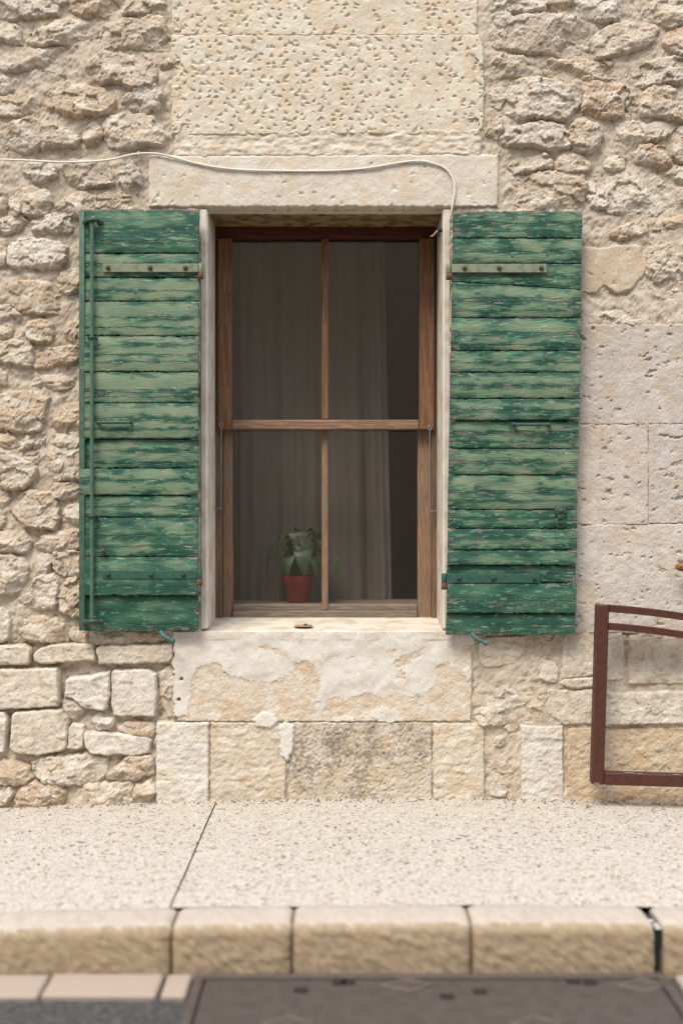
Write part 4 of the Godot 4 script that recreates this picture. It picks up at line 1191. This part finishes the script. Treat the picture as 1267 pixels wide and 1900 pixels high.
const ZK0 := 1.256   # back of the kerb
const ZK1 := 1.412   # its face
const ROAD := -0.118
func kerb_stone(parent: Node3D, x0: float, x1: float) -> void:
	var prof := [[ZK0, -0.16], [ZK0, -0.004], [ZK0 + 0.004, 0.0], [ZK0 + 0.03, 0.001], [ZK0 + 0.06, 0.002], [ZK0 + 0.09, 0.002], [ZK0 + 0.115, 0.001], [ZK1 - 0.026, -0.001], [ZK1 - 0.014, -0.005], [ZK1 - 0.005, -0.013], [ZK1 - 0.001, -0.024], [ZK1, -0.036], [ZK1 + 0.001, -0.050], [ZK1 + 0.002, -0.064], [ZK1 + 0.003, -0.078], [ZK1 + 0.003, -0.092], [ZK1 + 0.003, -0.106], [ZK1 + 0.003, -0.122], [ZK1, -0.17]]
	var dense := [prof[0]]
	for k in range(1, prof.size()):
		if k > 10: dense.append([(prof[k - 1][0] + prof[k][0]) / 2.0, (prof[k - 1][1] + prof[k][1]) / 2.0])
		dense.append(prof[k])
	prof = dense
	var st := begin()
	st.set_smooth_group(0)
	var n := int((x1 - x0) / 0.009)
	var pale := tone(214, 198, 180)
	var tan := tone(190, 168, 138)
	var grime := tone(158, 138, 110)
	var rows := []
	for i in n + 1:
		var x := lerpf(x0, x1, float(i) / n)
		var end := minf(x - x0, x1 - x)
		var rd := 0.010 * pow(clampf(1.0 - end / 0.02, 0.0, 1.0), 2.0)
		var row := []
		for k in prof.size():
			var z: float = prof[k][0]
			var y: float = prof[k][1]
			var facing := smoothstep(8.0, 11.0, float(k))
			var r := nB.get_noise_3d(x * 1.3, y * 1.3, 1.0) * 0.005 + nC.get_noise_3d(x * 0.6, y * 0.6, 1.0) * 0.004
			z += r * facing - rd * (1.0 if k > 7 else 0.0)
			y += crown(x) * 0.9 + (nB.get_noise_2d(x, z) * 0.0012 - rd * 0.8 if k < 10 else 0.0)
			var g := nB.get_noise_3d(x * 0.8, y, z)
			# the tread is worn pale; the hammered face keeps its brown crust, with a ragged border
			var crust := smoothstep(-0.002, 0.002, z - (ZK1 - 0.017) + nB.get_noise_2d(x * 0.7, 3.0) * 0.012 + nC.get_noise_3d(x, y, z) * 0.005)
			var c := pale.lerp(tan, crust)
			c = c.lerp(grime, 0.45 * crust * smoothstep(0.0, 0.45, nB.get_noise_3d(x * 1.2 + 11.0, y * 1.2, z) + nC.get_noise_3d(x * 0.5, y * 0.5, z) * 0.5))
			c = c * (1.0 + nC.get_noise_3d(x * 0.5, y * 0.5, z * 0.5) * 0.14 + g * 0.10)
			row.append([Vector3(x, y, z), Color(c.r, c.g, c.b, 1.0)])
		rows.append(row)
	for i in n:
		for k in prof.size() - 1:
			var q := [rows[i][k], rows[i][k + 1], rows[i + 1][k + 1], rows[i + 1][k]]
			for t in [0, 2, 1, 0, 3, 2]:
				st.set_color(q[t][1])
				st.add_vertex(q[t][0])
	st.set_smooth_group(-1)
	for i in [0, n]:
		for k in range(1, prof.size() - 1):
			var tri: Array = [0, k, k + 1] if i == 0 else [0, k + 1, k]
			for t in tri:
				st.set_color(rows[i][t][1])
				st.add_vertex(rows[i][t][0])
	st.index()
	st.generate_normals()
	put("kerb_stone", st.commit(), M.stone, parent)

func street() -> void:
	var pave: Node3D = Node3D.new()
	pave.name = "pavement"
	add_child(pave)
	tagged(pave, "pale exposed aggregate pavement in two bays", "", "structure")
	var jx := -0.462
	put("paving_bay", ground_sheet(-5.0, jx - 0.0025, -0.06, ZK0 + 0.001, -0.002, 1.0), M.aggregate, pave)
	put("paving_bay", ground_sheet(jx + 0.0025, 5.0, -0.06, ZK0 + 0.001, -0.002, 1.0), M.aggregate, pave)
	put("joint_bed", box(Vector3(10.0, 0.2, ZK1 + 0.2), 0.0), M.joint, pave, Vector3(0, -0.163, (ZK1 + 0.2) / 2 - 0.22))
	var kerb: Node3D = Node3D.new()
	kerb.name = "kerb"
	add_child(kerb)
	tagged(kerb, "row of pale rounded kerb stones with rough tan faces", "", "structure")
	var ks := (D - ZK1) / D * MM
	var xs := [-700, -330, -20, 314, 322, 538, 545, 871, 878, 1215, 1233, 1560, 1900]
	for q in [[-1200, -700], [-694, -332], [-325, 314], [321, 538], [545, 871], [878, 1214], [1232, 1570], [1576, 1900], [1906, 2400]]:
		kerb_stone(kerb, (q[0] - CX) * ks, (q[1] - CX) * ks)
	xs.clear()
	for q in [-697, -328.5, 317.5, 541.5, 874.5, 1573, 1903]:
		put("joint_filler", box(Vector3(0.012, 0.13, 0.15), 0.002), M.filler, kerb, Vector3((q - CX) * ks, -0.078 + crown((q - CX) * ks), ZK1 - 0.092))
	# the painted right-hand joint
	put("joint_filler", box(Vector3(0.016, 0.11, 0.125), 0.003), M.black, kerb, Vector3((1223 - CX) * ks, -0.062, ZK1 - 0.080))
	for q in [[1217, -0.005, 0.010], [1222, -0.006, 0.038], [1223, -0.010, 0.052]]:
		put("paint_drip", box(Vector3(0.016, 0.004, 0.010), 0.0015), M.white_cable, kerb, Vector3((q[0] - CX) * ks, q[1] + 0.004, ZK1 - 0.07 + q[2]))
	var road := put("road", ground_sheet(-7.0, 7.0, ZK1 - 0.05, 8.4, ROAD - 0.012, 0.0), M.asphalt, self)
	tagged(road, "dark grey asphalt road at the foot of the kerb", "", "structure")
	var gut: Node3D = Node3D.new()
	gut.name = "gutter"
	add_child(gut)
	tagged(gut, "pale gutter slabs laid between kerb and road", "", "structure")
	var z1 := ZK1 + 0.012
	var z2 := 1.556
	var kg := (D - 1.48) / D * MM
	for q in [[-800, -420], [-415, -135], [-130, 84], [90, 298], [306, 352], [1262, 1500], [1506, 1800]]:
		put("gutter_slab", box(Vector3((q[1] - q[0]) * kg, 0.06, z2 - z1), 0.006), M.slab, gut, Vector3(((q[0] + q[1]) / 2.0 - CX) * kg, ROAD - 0.026 + rng.randf_range(-0.002, 0.002), (z1 + z2) / 2), Vector3(0.02, rng.randf_range(-0.01, 0.01), 0))
	drain_cover()

func drain_cover() -> void:
	var kg := (D - ZK1) / D * MM
	var x0 := (364 - CX) * kg
	var x1 := (1231 - CX) * kg
	var z0 := ZK1 + 0.016
	var z1 := z0 + 0.62
	var y := ROAD + 0.004
	var t := thing("drain_cover", "long rusty brown ribbed cast iron cover set in the gutter", "drain cover", Vector3((x0 + x1) / 2, y, (z0 + z1) / 2))
	var w := x1 - x0
	var d := z1 - z0
	for q in [[-w / 2, -d / 2, w / 2, -d / 2 + 0.02], [-w / 2, d / 2 - 0.02, w / 2, d / 2], [-w / 2, -d / 2 + 0.021, -w / 2 + 0.025, d / 2 - 0.021], [w / 2 - 0.025, -d / 2 + 0.021, w / 2, d / 2 - 0.021]]:
		put("cover_frame", box(Vector3(q[2] - q[0], 0.03, q[3] - q[1]), 0.003), M.cast, t, Vector3((q[0] + q[2]) / 2, -0.012, (q[1] + q[3]) / 2))
	put("cover_plate", box(Vector3(w - 0.056, 0.02, d - 0.048), 0.003), M.cast, t, Vector3(0, -0.014, 0))
	# raised ribs, broken by diamonds and pockets
	var st := begin()
	var diamonds := []
	for q in [752.0, 1178.0, 960.0, 545.0]:
		diamonds.append(Vector2((q - CX) * kg - (x0 + x1) / 2, -d / 2 + (0.065 if q != 960.0 and q != 545.0 else 0.30)))
	var x := -w / 2 + 0.04
	while x < w / 2 - 0.04:
		var z := -d / 2 + 0.034
		var from := z
		while z < d / 2 - 0.03:
			var hit := false
			for q in diamonds:
				if absf(x - q.x) / 0.072 + absf(z - q.y) / 0.046 < 1.0: hit = true
			if hit or z + 0.008 >= d / 2 - 0.03:
				if z - from > 0.01: box_into(st, Vector3(x - 0.0045, -0.008, from), Vector3(x + 0.0045, -0.0022, z), 0.0012)
				from = z + 0.008
			z += 0.008
		x += 0.0135
	tagged(put("ribbing", st.commit(), M.cast, t), "", "", "stuff")
	for q in diamonds:
		var ring := [Vector3(q.x - 0.062, 0.0, q.y), Vector3(q.x, 0.0, q.y - 0.038), Vector3(q.x + 0.062, 0.0, q.y), Vector3(q.x, 0.0, q.y + 0.038), Vector3(q.x - 0.062, 0.0, q.y)]
		put("diamond_mark", tube(PackedVector3Array(ring), 0.005, 6), M.cast_worn, t, Vector3(0, -0.003, 0))
	for q in [[630, 0.05], [645, 0.05], [1055, 0.045], [1085, 0.05], [880, 0.11], [560, 0.10], [820, 0.14]]:
		put("lift_pocket", box(Vector3(0.034, 0.008, 0.022), 0.002), M.pocket, t, Vector3((q[0] - CX) * kg - (x0 + x1) / 2, -0.0005, -d / 2 + q[1]))

func metal_frame() -> void:
	var z := 0.13
	var o := at(1097, 1456, z)
	var t := thing("metal_frame", "dark red painted steel frame with a curved top rail, in front of the wall", "metal frame", Vector3(o.x, 0, o.z))
	var tilt := -0.030
	var pv := Transform3D(Basis(Vector3.BACK, tilt), Vector3(0, o.y, 0))
	var u := MM * (D - z) / D
	var bar := func(called: String, a: Vector2, b: Vector2, m: Material) -> void:
		put(called, box(Vector3(b.x - a.x, b.y - a.y, 0.045), 0.004), m, t, pv * Vector3((a.x + b.x) / 2, (a.y + b.y) / 2, -0.022), Vector3(0, 0, tilt))
	var W := 430.0 * u
	var Ht := 334.0 * u
	bar.call("stile", Vector2(0, 0), Vector2(23 * u, Ht), M.red)
	bar.call("bottom_rail", Vector2(23.2 * u, 0), Vector2(W, 23 * u), M.red)
	# two curved rails, falling away to the right
	for q in [[0.0, 13.0, "top_rail"], [-34.0, 12.0, "curved_rail"]]:
		var st := begin()
		var n := 16
		var prev := []
		var yy: float = q[0] * u
		for i in n + 1:
			var s := float(i) / n
			var x := lerpf(23.2 * u, W, s)
			var y := Ht + yy - (6.0 * s + 52.0 * s * s + 10.0 * s) * u
			var hh: float = q[1] * u
			var cur := [pv * Vector3(x, y, 0), pv * Vector3(x, y - hh, 0), pv * Vector3(x, y - hh, -0.045), pv * Vector3(x, y, -0.045)]
			if prev.size():
				var c: Vector3 = (cur[0] + cur[2] + prev[0] + prev[2]) / 4.0
				for k in 4:
					var k2 := (k + 1) % 4
					face(st, [prev[k], prev[k2], cur[k2], cur[k]], c)
			prev = cur
		put(q[2], st.commit(), M.red, t)
	var foot := pv * Vector3(W, 0, 0)
	put("post", box(Vector3(0.05, foot.y + 0.62, 0.05), 0.004), M.red, t, Vector3(foot.x + 0.026, (foot.y + 0.62) / 2 - 0.02, -0.022))
	put("post_foot", box(Vector3(0.14, 0.012, 0.12), 0.003), M.red, t, Vector3(foot.x + 0.026, 0.001, -0.022))
	put("wall_bracket", box(Vector3(0.05, 0.04, 0.11), 0.004), M.red, t, Vector3(foot.x + 0.026, foot.y + 0.5, -0.10))
	# grey metal where the paint has chipped
	for q in [[3.0, 2.0, 12.0, 5.0], [60, 23.5, 20.0, 2.0], [84, 22.5, 9.0, 2.0], [150, 23.0, 14.0, 2.0]]:
		put("bare_chip", box(Vector3(q[2] * u, q[3] * u, 0.004), 0.0015), M.zinc, t, pv * Vector3((q[0] + q[2] / 2) * u, q[1] * u, -0.0012), Vector3(0, 0, tilt))

func knob() -> void:
	var p := at(1278, 1052, 0.07)
	var t := thing("wooden_knob", "orange brown knob on the grey wall above the red metal frame", "knob", p)
	put("knob_head", lathe([[0.0, 0.052], [0.008, 0.049], [0.014, 0.038], [0.017, 0.022], [0.016, 0.004], [0.012, -0.012], [0.008, -0.03], [0.0, -0.040]], 20), M.knob, t, Vector3.ZERO, Vector3(0, 0.0, PI / 2))
	put("knob_stem", tube(PackedVector3Array([Vector3(0.01, 0, 0), Vector3(0.01, 0, -0.062)]), 0.007, 12), M.iron, t)

func litter() -> void:
	var i := 0
	for q in [[1088, 1497, 0.011, "dry brown leaf at the wall foot below the red frame"], [1216, 1505, 0.010, "dry leaf near the right end of the pavement"], [950, 1499, 0.006, "small dark red leaf scrap in the middle of the pavement"], [235, 1512, 0.007, "dark dry scrap on the pavement left of the joint"], [975, 1792, 0.011, "orange dry leaf against the kerb face above the drain cover"]]:
		var py: float = q[1]
		var y := 0.004 if py < 1700 else ROAD + 0.006
		var z := D - (EYE - y) / ((py - CY) * MM) * D
		var x: float = (q[0] - CX) * MM * (D - z) / D
		if py < 1700: y += crown(x)
		var t := thing("dry_leaf", q[3], "leaf", Vector3(x, y, z), "fallen leaves")
		var m := leaf(Vector3.ZERO, rng.randf() * TAU, q[2] * 2.0, 0.1, q[2] * 2.0, q[2] * 0.7, 0.2)
		put("leaf_blade", m, M.dry if i != 2 else M.rust, t)
		i += 1

func grit() -> void:   # crumbs of stone and sand that collect at the foot of the wall and in the joints
	var st := begin()
	for i in 520:
		var x := rng.randf_range(-2.0, 2.0)
		var z := 0.022 + absf(rng.randfn(0.0, 0.030)) + (rng.randf() * 1.1 if rng.randf() < 0.22 else 0.0)
		var r := rng.randf_range(0.0012, 0.0040)
		var c := Vector3(x, crown(x) + r * 0.3, z)
		box_into(st, c - Vector3(r, r * 0.7, r * rng.randf_range(0.6, 1.2)), c + Vector3(r * rng.randf_range(0.6, 1.3), r * 0.7, r), r * 0.5)
	var o := put("grit", st.commit(), M.filler, self)
	tagged(o, "loose stone crumbs scattered along the foot of the wall", "grit", "stuff")

func opposite() -> void:
	var t := thing("opposite_house", "pale plastered house on the far side of the street", "house", Vector3(0, ROAD, 8.6))
	put("wall", box(Vector3(14, 6.4, 0.4), 0.02), M.far_wall, t, Vector3(0, 3.2, 0.2))
	for x in [-4.2, -1.2, 1.9, 4.8]:
		for y in [5.4]:
			var w := part("window", t, Vector3(x, y, 0))
			put("frame", box(Vector3(1.0, 1.5, 0.06), 0.01), M.far_frame, w, Vector3(0, 0, -0.03))
			put("pane", box(Vector3(0.84, 1.34, 0.02), 0.004), M.far_pane, w, Vector3(0, 0, -0.062))
	put("roof", box(Vector3(14.4, 0.16, 1.0), 0.02), M.far_roof, t, Vector3(0, 6.5, 0.3))

func wood(c: Color, dark: Color, along_x: bool, rough := 0.75) -> StandardMaterial3D:
	var key := "grain_tex"
	if not M.has(key):
		M[key] = noise_tex(noise(FastNoiseLite.TYPE_SIMPLEX_SMOOTH, 0.02, 4, 5), 512, ramp([0.0, 0.30, 0.42, 0.55, 0.62, 1.0], [grey(0.60), grey(0.80), grey(0.74), grey(0.93), grey(0.86), grey(1.0)]))
		M["grain_h"] = noise_tex(noise(FastNoiseLite.TYPE_SIMPLEX_SMOOTH, 0.02, 4, 5), 512)
		var g := ramp([0.0, 0.46, 0.58, 1.0], [Color(1, 1, 1, 0), Color(1, 1, 1, 0), Color(1, 1, 1, 0.55), Color(1, 1, 1, 0.75)])
		M["patch_ramp"] = g
	var m := mat(Color(c.r, c.g, c.b), rough, 0.3)
	triplanar(m, Vector3(0.9, 14.0, 14.0) if along_x else Vector3(14.0, 0.9, 14.0), M[key], M["grain_h"], 0.08)
	var p := noise_tex(noise(FastNoiseLite.TYPE_SIMPLEX_SMOOTH, 0.018, 4, 17), 256, null)
	var s := dark.linear_to_srgb()
	p.color_ramp = ramp([0.0, 0.48, 0.60, 1.0], [Color(s.r, s.g, s.b, 0), Color(s.r, s.g, s.b, 0), Color(s.r, s.g, s.b, 0.6), Color(s.r, s.g, s.b, 0.85)])
	m.detail_enabled = true
	m.detail_blend_mode = BaseMaterial3D.BLEND_MODE_MIX
	m.detail_albedo = p
	return m

func materials() -> void:
	var grainn := noise(FastNoiseLite.TYPE_SIMPLEX, 0.16, 4, 3)
	var gtex := noise_tex(grainn, 1024, ramp([0.0, 0.3, 0.5, 0.7, 1.0], [grey(0.80), grey(0.91), grey(0.95), grey(0.98), grey(1.0)]))
	var ghgt := noise_tex(noise(FastNoiseLite.TYPE_SIMPLEX, 0.17, 4, 8), 1024)
	var s := mat(Color(1, 1, 1), 0.96, 0.2)
	s.vertex_color_use_as_albedo = true
	M["stone"] = triplanar(s, Vector3(0.8, 0.8, 0.8), gtex, ghgt, 0.07)
	M["plaster"] = triplanar(mat(tone(238, 227, 209), 0.95, 0.2), Vector3(1.1, 1.1, 1.1), noise_tex(noise(FastNoiseLite.TYPE_SIMPLEX, 0.012, 5, 23), 512, ramp([0.0, 0.34, 0.45, 0.6, 1.0], [Color(0.88, 0.84, 0.79), Color(0.94, 0.92, 0.89), Color(0.97, 0.96, 0.95), Color(1, 1, 1), Color(1, 0.99, 0.97)])), noise_tex(noise(FastNoiseLite.TYPE_SIMPLEX, 0.02, 5, 29), 512), 0.2)
	M["core"] = mat(tone(190, 172, 146), 0.95, 0.2)
	# pavement: exposed aggregate
	var cell := noise(FastNoiseLite.TYPE_CELLULAR, 0.2, 1, 31)
	cell.cellular_return_type = FastNoiseLite.RETURN_CELL_VALUE
	cell.cellular_jitter = 1.0
	var C := func(r: float, g: float, b: float) -> Color: return tone(r, g, b).linear_to_srgb()
	var agg := ramp([0.0, 0.018, 0.04, 0.065, 0.13, 0.24, 0.42, 0.60, 0.76, 0.90], [C.call(104, 94, 88), C.call(168, 138, 108), C.call(146, 134, 120), C.call(182, 162, 134), C.call(200, 187, 167), C.call(212, 201, 184), C.call(207, 195, 177), C.call(217, 207, 192), C.call(211, 200, 183), C.call(222, 215, 203)], true)
	var celld := noise(FastNoiseLite.TYPE_CELLULAR, 0.2, 1, 31)
	celld.cellular_return_type = FastNoiseLite.RETURN_DISTANCE
	celld.cellular_jitter = 1.0
	var am := triplanar(mat(Color(1, 1, 1), 0.9, 0.3), Vector3(0.8, 0.8, 0.8), noise_tex(cell, 1536, agg, false), noise_tex(celld, 1536, null, false), 0.1)
	am.heightmap_flip_texture = false
	am.heightmap_scale = 0.1
	var chips := noise(FastNoiseLite.TYPE_CELLULAR, 0.12, 1, 37)
	chips.cellular_return_type = FastNoiseLite.RETURN_CELL_VALUE
	chips.cellular_jitter = 1.0
	var ca := func(r: float, g: float, b: float, a: float) -> Color:
		var c: Color = C.call(r, g, b)
		return Color(c.r, c.g, c.b, a)
	am.detail_enabled = true
	am.detail_blend_mode = BaseMaterial3D.BLEND_MODE_MIX
	am.detail_albedo = noise_tex(chips, 1024, ramp([0.0, 0.012, 0.024, 0.045, 0.5, 0.53], [ca.call(96, 88, 84, 0.9), ca.call(150, 104, 76, 0.85), ca.call(150, 138, 124, 0.8), ca.call(220, 206, 186, 0.0), ca.call(240, 232, 218, 0.6), ca.call(220, 206, 186, 0.0)], true), false)
	M["aggregate"] = am
	M["filler"] = mat(tone(150, 130, 104), 0.95, 0.2)
	M["joint"] = mat(tone(130, 116, 98), 0.95, 0.2)
	M["asphalt"] = triplanar(mat(tone(104, 102, 98), 0.9, 0.3), Vector3(1.2, 1.2, 1.2), noise_tex(noise(FastNoiseLite.TYPE_CELLULAR, 0.08, 2, 41), 512, ramp([0.0, 0.5, 1.0], [grey(0.55), grey(0.85), grey(1.0)])), noise_tex(noise(FastNoiseLite.TYPE_CELLULAR, 0.08, 2, 41), 512), 0.5)
	M["slab"] = triplanar(mat(tone(206, 184, 164), 0.92, 0.25), Vector3(1.5, 1.5, 1.5), gtex, ghgt, 0.25)
	M["cast"] = triplanar(mat(tone(94, 82, 74), 0.62, 0.5, 0.0), Vector3(1.6, 1.6, 1.6), noise_tex(noise(FastNoiseLite.TYPE_SIMPLEX, 0.02, 4, 51), 512, ramp([0.0, 0.4, 0.6, 1.0], [Color(0.86, 0.82, 0.80), Color(0.92, 0.90, 0.89), Color(0.97, 0.96, 0.96), Color(1, 0.99, 0.97)])), ghgt, 0.1)
	M["cast_worn"] = mat(tone(102, 89, 79), 0.6, 0.5)
	M["pocket"] = mat(tone(58, 48, 46), 0.8, 0.3)
	# painted iron
	var worn := noise_tex(noise(FastNoiseLite.TYPE_SIMPLEX, 0.02, 4, 61), 256, ramp([0.0, 0.38, 0.5, 1.0], [grey(0.80), grey(0.92), grey(0.97), grey(1.0)]))
	for q in [["green", [52, 96, 78]], ["green_pale", [82, 116, 94]], ["sage", [144, 150, 120]], ["green_iron", [44, 78, 64]], ["teal", [70, 112, 104]], ["red", [88, 46, 32]]]:
		M[q[0]] = triplanar(mat(tone(q[1][0], q[1][1], q[1][2]), 0.55, 0.45), Vector3(5, 5, 5), worn, worn, 0.06)
	M["iron"] = triplanar(mat(tone(96, 92, 70), 0.7, 0.4, 0.2), Vector3(6, 6, 6), worn, worn, 0.05)
	M["rust_pale"] = triplanar(mat(tone(190, 152, 116), 0.9, 0.2), Vector3(6, 6, 6), worn, worn, 0.1)
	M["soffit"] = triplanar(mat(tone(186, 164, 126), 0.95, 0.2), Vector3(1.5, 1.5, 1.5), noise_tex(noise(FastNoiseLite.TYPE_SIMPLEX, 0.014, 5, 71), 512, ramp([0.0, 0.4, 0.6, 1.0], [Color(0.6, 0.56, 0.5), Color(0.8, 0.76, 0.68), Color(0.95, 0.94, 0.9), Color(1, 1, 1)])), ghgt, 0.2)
	M["rust"] = triplanar(mat(tone(126, 92, 68), 0.85, 0.3), Vector3(6, 6, 6), worn, worn, 0.05)
	M["zinc"] = mat(tone(150, 148, 142), 0.45, 0.5, 0.6)
	M["copper"] = mat(tone(170, 130, 96), 0.5, 0.5, 0.2)
	M["black"] = mat(tone(38, 42, 46), 0.6, 0.4)
	M["white_cable"] = mat(tone(242, 232, 218), 0.6, 0.4)
	M["knob"] = wood(tone(196, 140, 72), tone(120, 76, 36), true, 0.5)
	M["dry"] = mat(tone(170, 112, 60), 0.8, 0.2)
	# wood
	M["wood_red"] = wood(tone(132, 70, 54), tone(92, 50, 40), true)
	M["wood_brown"] = wood(tone(168, 126, 96), tone(120, 82, 58), false)
	M["wood_tan"] = wood(tone(188, 146, 112), tone(138, 126, 112), false)
	M["wood_tan_h"] = wood(tone(190, 152, 122), tone(130, 104, 84), true)
	M["wood_grey"] = wood(tone(158, 128, 104), tone(112, 90, 74), false)
	M["wood_grey_h"] = wood(tone(172, 154, 134), tone(132, 118, 102), true)
	M["wood_floor"] = mat(tone(90, 70, 54), 0.7, 0.3)
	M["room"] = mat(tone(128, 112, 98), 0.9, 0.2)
	var g := mat(Color(0.9, 0.95, 0.95), 0.02, 0.5)
	g.transparency = BaseMaterial3D.TRANSPARENCY_ALPHA
	g.albedo_color = Color(0.1, 0.1, 0.1, 0.02)
	M["glass"] = g
	for q in [["sheer", 0.72, [132, 125, 116]], ["sheer_hem", 0.8, [146, 139, 130]]]:
		var c := mat(tone(q[2][0], q[2][1], q[2][2]), 0.95, 0.1)
		c.transparency = BaseMaterial3D.TRANSPARENCY_ALPHA
		c.albedo_color.a = q[1]
		c.cull_mode = BaseMaterial3D.CULL_DISABLED
		M[q[0]] = c
	M["pot"] = mat(tone(150, 48, 38), 0.5, 0.4)
	M["soil"] = mat(tone(60, 46, 36), 0.95, 0.2)
	M["leaf"] = mat(tone(52, 66, 34), 0.5, 0.45)
	M["leaf2"] = mat(tone(78, 92, 48), 0.5, 0.45)
	M["stem"] = mat(tone(96, 108, 60), 0.6, 0.4)
	for q in ["leaf", "leaf2"]:
		M[q].backlight_enabled = true
		M[q].backlight = Color(0.12, 0.16, 0.05)
		M[q].cull_mode = BaseMaterial3D.CULL_DISABLED
	M["far_wall"] = mat(tone(206, 184, 154), 0.95, 0.2)
	M["far_frame"] = mat(tone(150, 150, 140), 0.8, 0.3)
	M["far_pane"] = mat(tone(50, 54, 58), 0.1, 0.5)
	M["far_roof"] = mat(tone(170, 110, 80), 0.9, 0.2)

func _ready() -> void:
	# --- camera, sky, sun, exposure ---
	var cam := Camera3D.new()
	cam.name = "camera"
	cam.position = Vector3(0, EYE, D)
	cam.fov = rad_to_deg(2.0 * atan(CY * MM / D))
	cam.near = 0.05
	cam.far = 60.0
	var lens := CameraAttributesPhysical.new()
	lens.frustum_focal_length = 42.0
	lens.frustum_focus_distance = D - 0.02
	lens.exposure_aperture = 1.05
	cam.attributes = lens
	add_child(cam)
	cam.fov = rad_to_deg(2.0 * atan(CY * MM / D))
	cam.current = true
	var env := Environment.new()
	env.background_mode = Environment.BG_SKY
	var sm := ProceduralSkyMaterial.new()
	sm.sky_top_color = Color(0.80, 0.845, 0.925)
	sm.sky_horizon_color = Color(0.91, 0.92, 0.95)
	sm.sky_curve = 0.2
	sm.ground_horizon_color = Color(0.62, 0.58, 0.53)
	sm.ground_bottom_color = Color(0.5, 0.46, 0.42)
	sm.sky_energy_multiplier = 1.0
	sm.energy_multiplier = 1.0
	var sky := Sky.new()
	sky.sky_material = sm
	env.sky = sky
	env.tonemap_mode = Environment.TONE_MAPPER_LINEAR
	env.tonemap_exposure = 2.6
	env.sdfgi_enabled = true
	env.ssao_enabled = true
	env.ssil_enabled = true
	var we := WorldEnvironment.new()
	we.environment = env
	we.name = "daylight"
	add_child(we)
	var sun := DirectionalLight3D.new()
	sun.name = "sun"
	sun.light_energy = 0.5
	sun.light_color = Color(1.0, 0.965, 0.915)
	sun.light_angular_distance = 24.0
	sun.shadow_enabled = true
	sun.sky_mode = DirectionalLight3D.SKY_MODE_LIGHT_ONLY
	add_child(sun)
	sun.look_at_from_position(Vector3(-0.75, 2.2, 1.35), Vector3.ZERO, Vector3.UP)

	rng.seed = 20240611
	nA = noise(FastNoiseLite.TYPE_SIMPLEX_SMOOTH, 7.0, 3, 101)
	nB = noise(FastNoiseLite.TYPE_SIMPLEX_SMOOTH, 26.0, 3, 102)
	nC = noise(FastNoiseLite.TYPE_SIMPLEX_SMOOTH, 110.0, 2, 103)
	nW = noise(FastNoiseLite.TYPE_SIMPLEX_SMOOTH, 34.0, 3, 104)
	nCell = noise(FastNoiseLite.TYPE_CELLULAR, 24.0, 1, 105)
	nCell.cellular_return_type = FastNoiseLite.RETURN_CELL_VALUE
	nCell.cellular_jitter = 1.0
	nPit = noise(FastNoiseLite.TYPE_SIMPLEX_SMOOTH, 62.0, 2, 106)
	materials()

	# --- large structure ---
	street()
	var house := thing("stone_house", "old rubble stone house front with a shuttered window", "house")
	var wall := part("wall", house)
	mortar(wall)
	room(house)
	# dressed stone over and under the window
	block("lintel_block", wall, "pick", 16, [318, -140, 884, -140, 886, 40, 884, 60, 882, 70, 319, 70], [244, 227, 201], 0.0034)
	block("lintel_block", wall, "pick", 17, [319, 66, 888, 66, 897, 90, 898, 150, 896, 235, 884, 252, 319, 254], [244, 227, 201], 0.0032)
	block("levelling_course", wall, "rough", 15, [320, 236, 890, 236, 897, 262, 893, 296, 320, 298], [240, 224, 200])
	block("lintel_block", wall, "smooth", 17, [275, 289, 925, 286, 926, 330, 924, 388, 276, 388], [243, 228, 206])
	apron(wall)
	block("base_block", wall, "base", 17, [292, 1340, 388, 1339, 388, 1495, 292, 1495], [240, 230, 214])
	block("base_block", wall, "base", 14, [392, 1339, 524, 1340, 532, 1400, 528, 1495, 392, 1495], [232, 216, 192])
	block("base_block", wall, "dark", 14, [541, 1340, 800, 1339, 800, 1495, 535, 1495], [226, 211, 188])
	block("base_block", wall, "base", 16, [804, 1341, 897, 1341, 898, 1492, 803, 1492], [234, 219, 194])
	block("rendered_block", wall, "grey", 12, [1056, 603, 1440, 603, 1440, 787.5, 1056, 787.5], [220, 207, 192])
	block("rendered_block", wall, "grey", 12, [1056, 788, 1200, 788, 1201, 973, 1056, 973], [224, 209, 192])
	block("rendered_block", wall, "grey", 12, [1201.5, 788, 1440, 788, 1440, 971, 1202, 971], [218, 205, 190])
	block("rendered_block", wall, "grey", 12, [1050, 974, 1440, 971, 1440, 1172, 1050, 1174], [228, 216, 200])
	block("corner_block", wall, "smooth", 16, [1056, 456, 1110, 459, 1150, 453, 1188, 455, 1190, 470, 1202, 490, 1198, 510, 1185, 521, 1170, 541, 1140, 548, 1125, 536, 1118, 533, 1105, 547, 1056, 547], [226, 204, 176])
	block("base_block", wall, "base", 15, [966, 1346, 990, 1345, 1010, 1349, 1043, 1344, 1044, 1490, 966, 1492], [238, 228, 211])
	block("base_block", wall, "base", 12, [1052, 1350, 1440, 1348, 1440, 1498, 1050, 1494], [224, 200, 168])
	for q in STONES: stone(wall, q[0], q[1], q[2])
	random_stones(wall, -270, -300, -26, 1490)
	random_stones(wall, 1308, -300, 1520, 596)
	random_stones(wall, 1315, 1180, 1520, 1344)
	random_stones(wall, -26, -300, 312, -46)
	random_stones(wall, 892, -300, 1304, -18)
	surround(house)
	window(house)
	shutter(house, true)
	shutter(house, false)
	opposite()
	# --- objects ---
	curtain()
	plant()
	cable()
	metal_frame()
	knob()
	litter()
	grit()
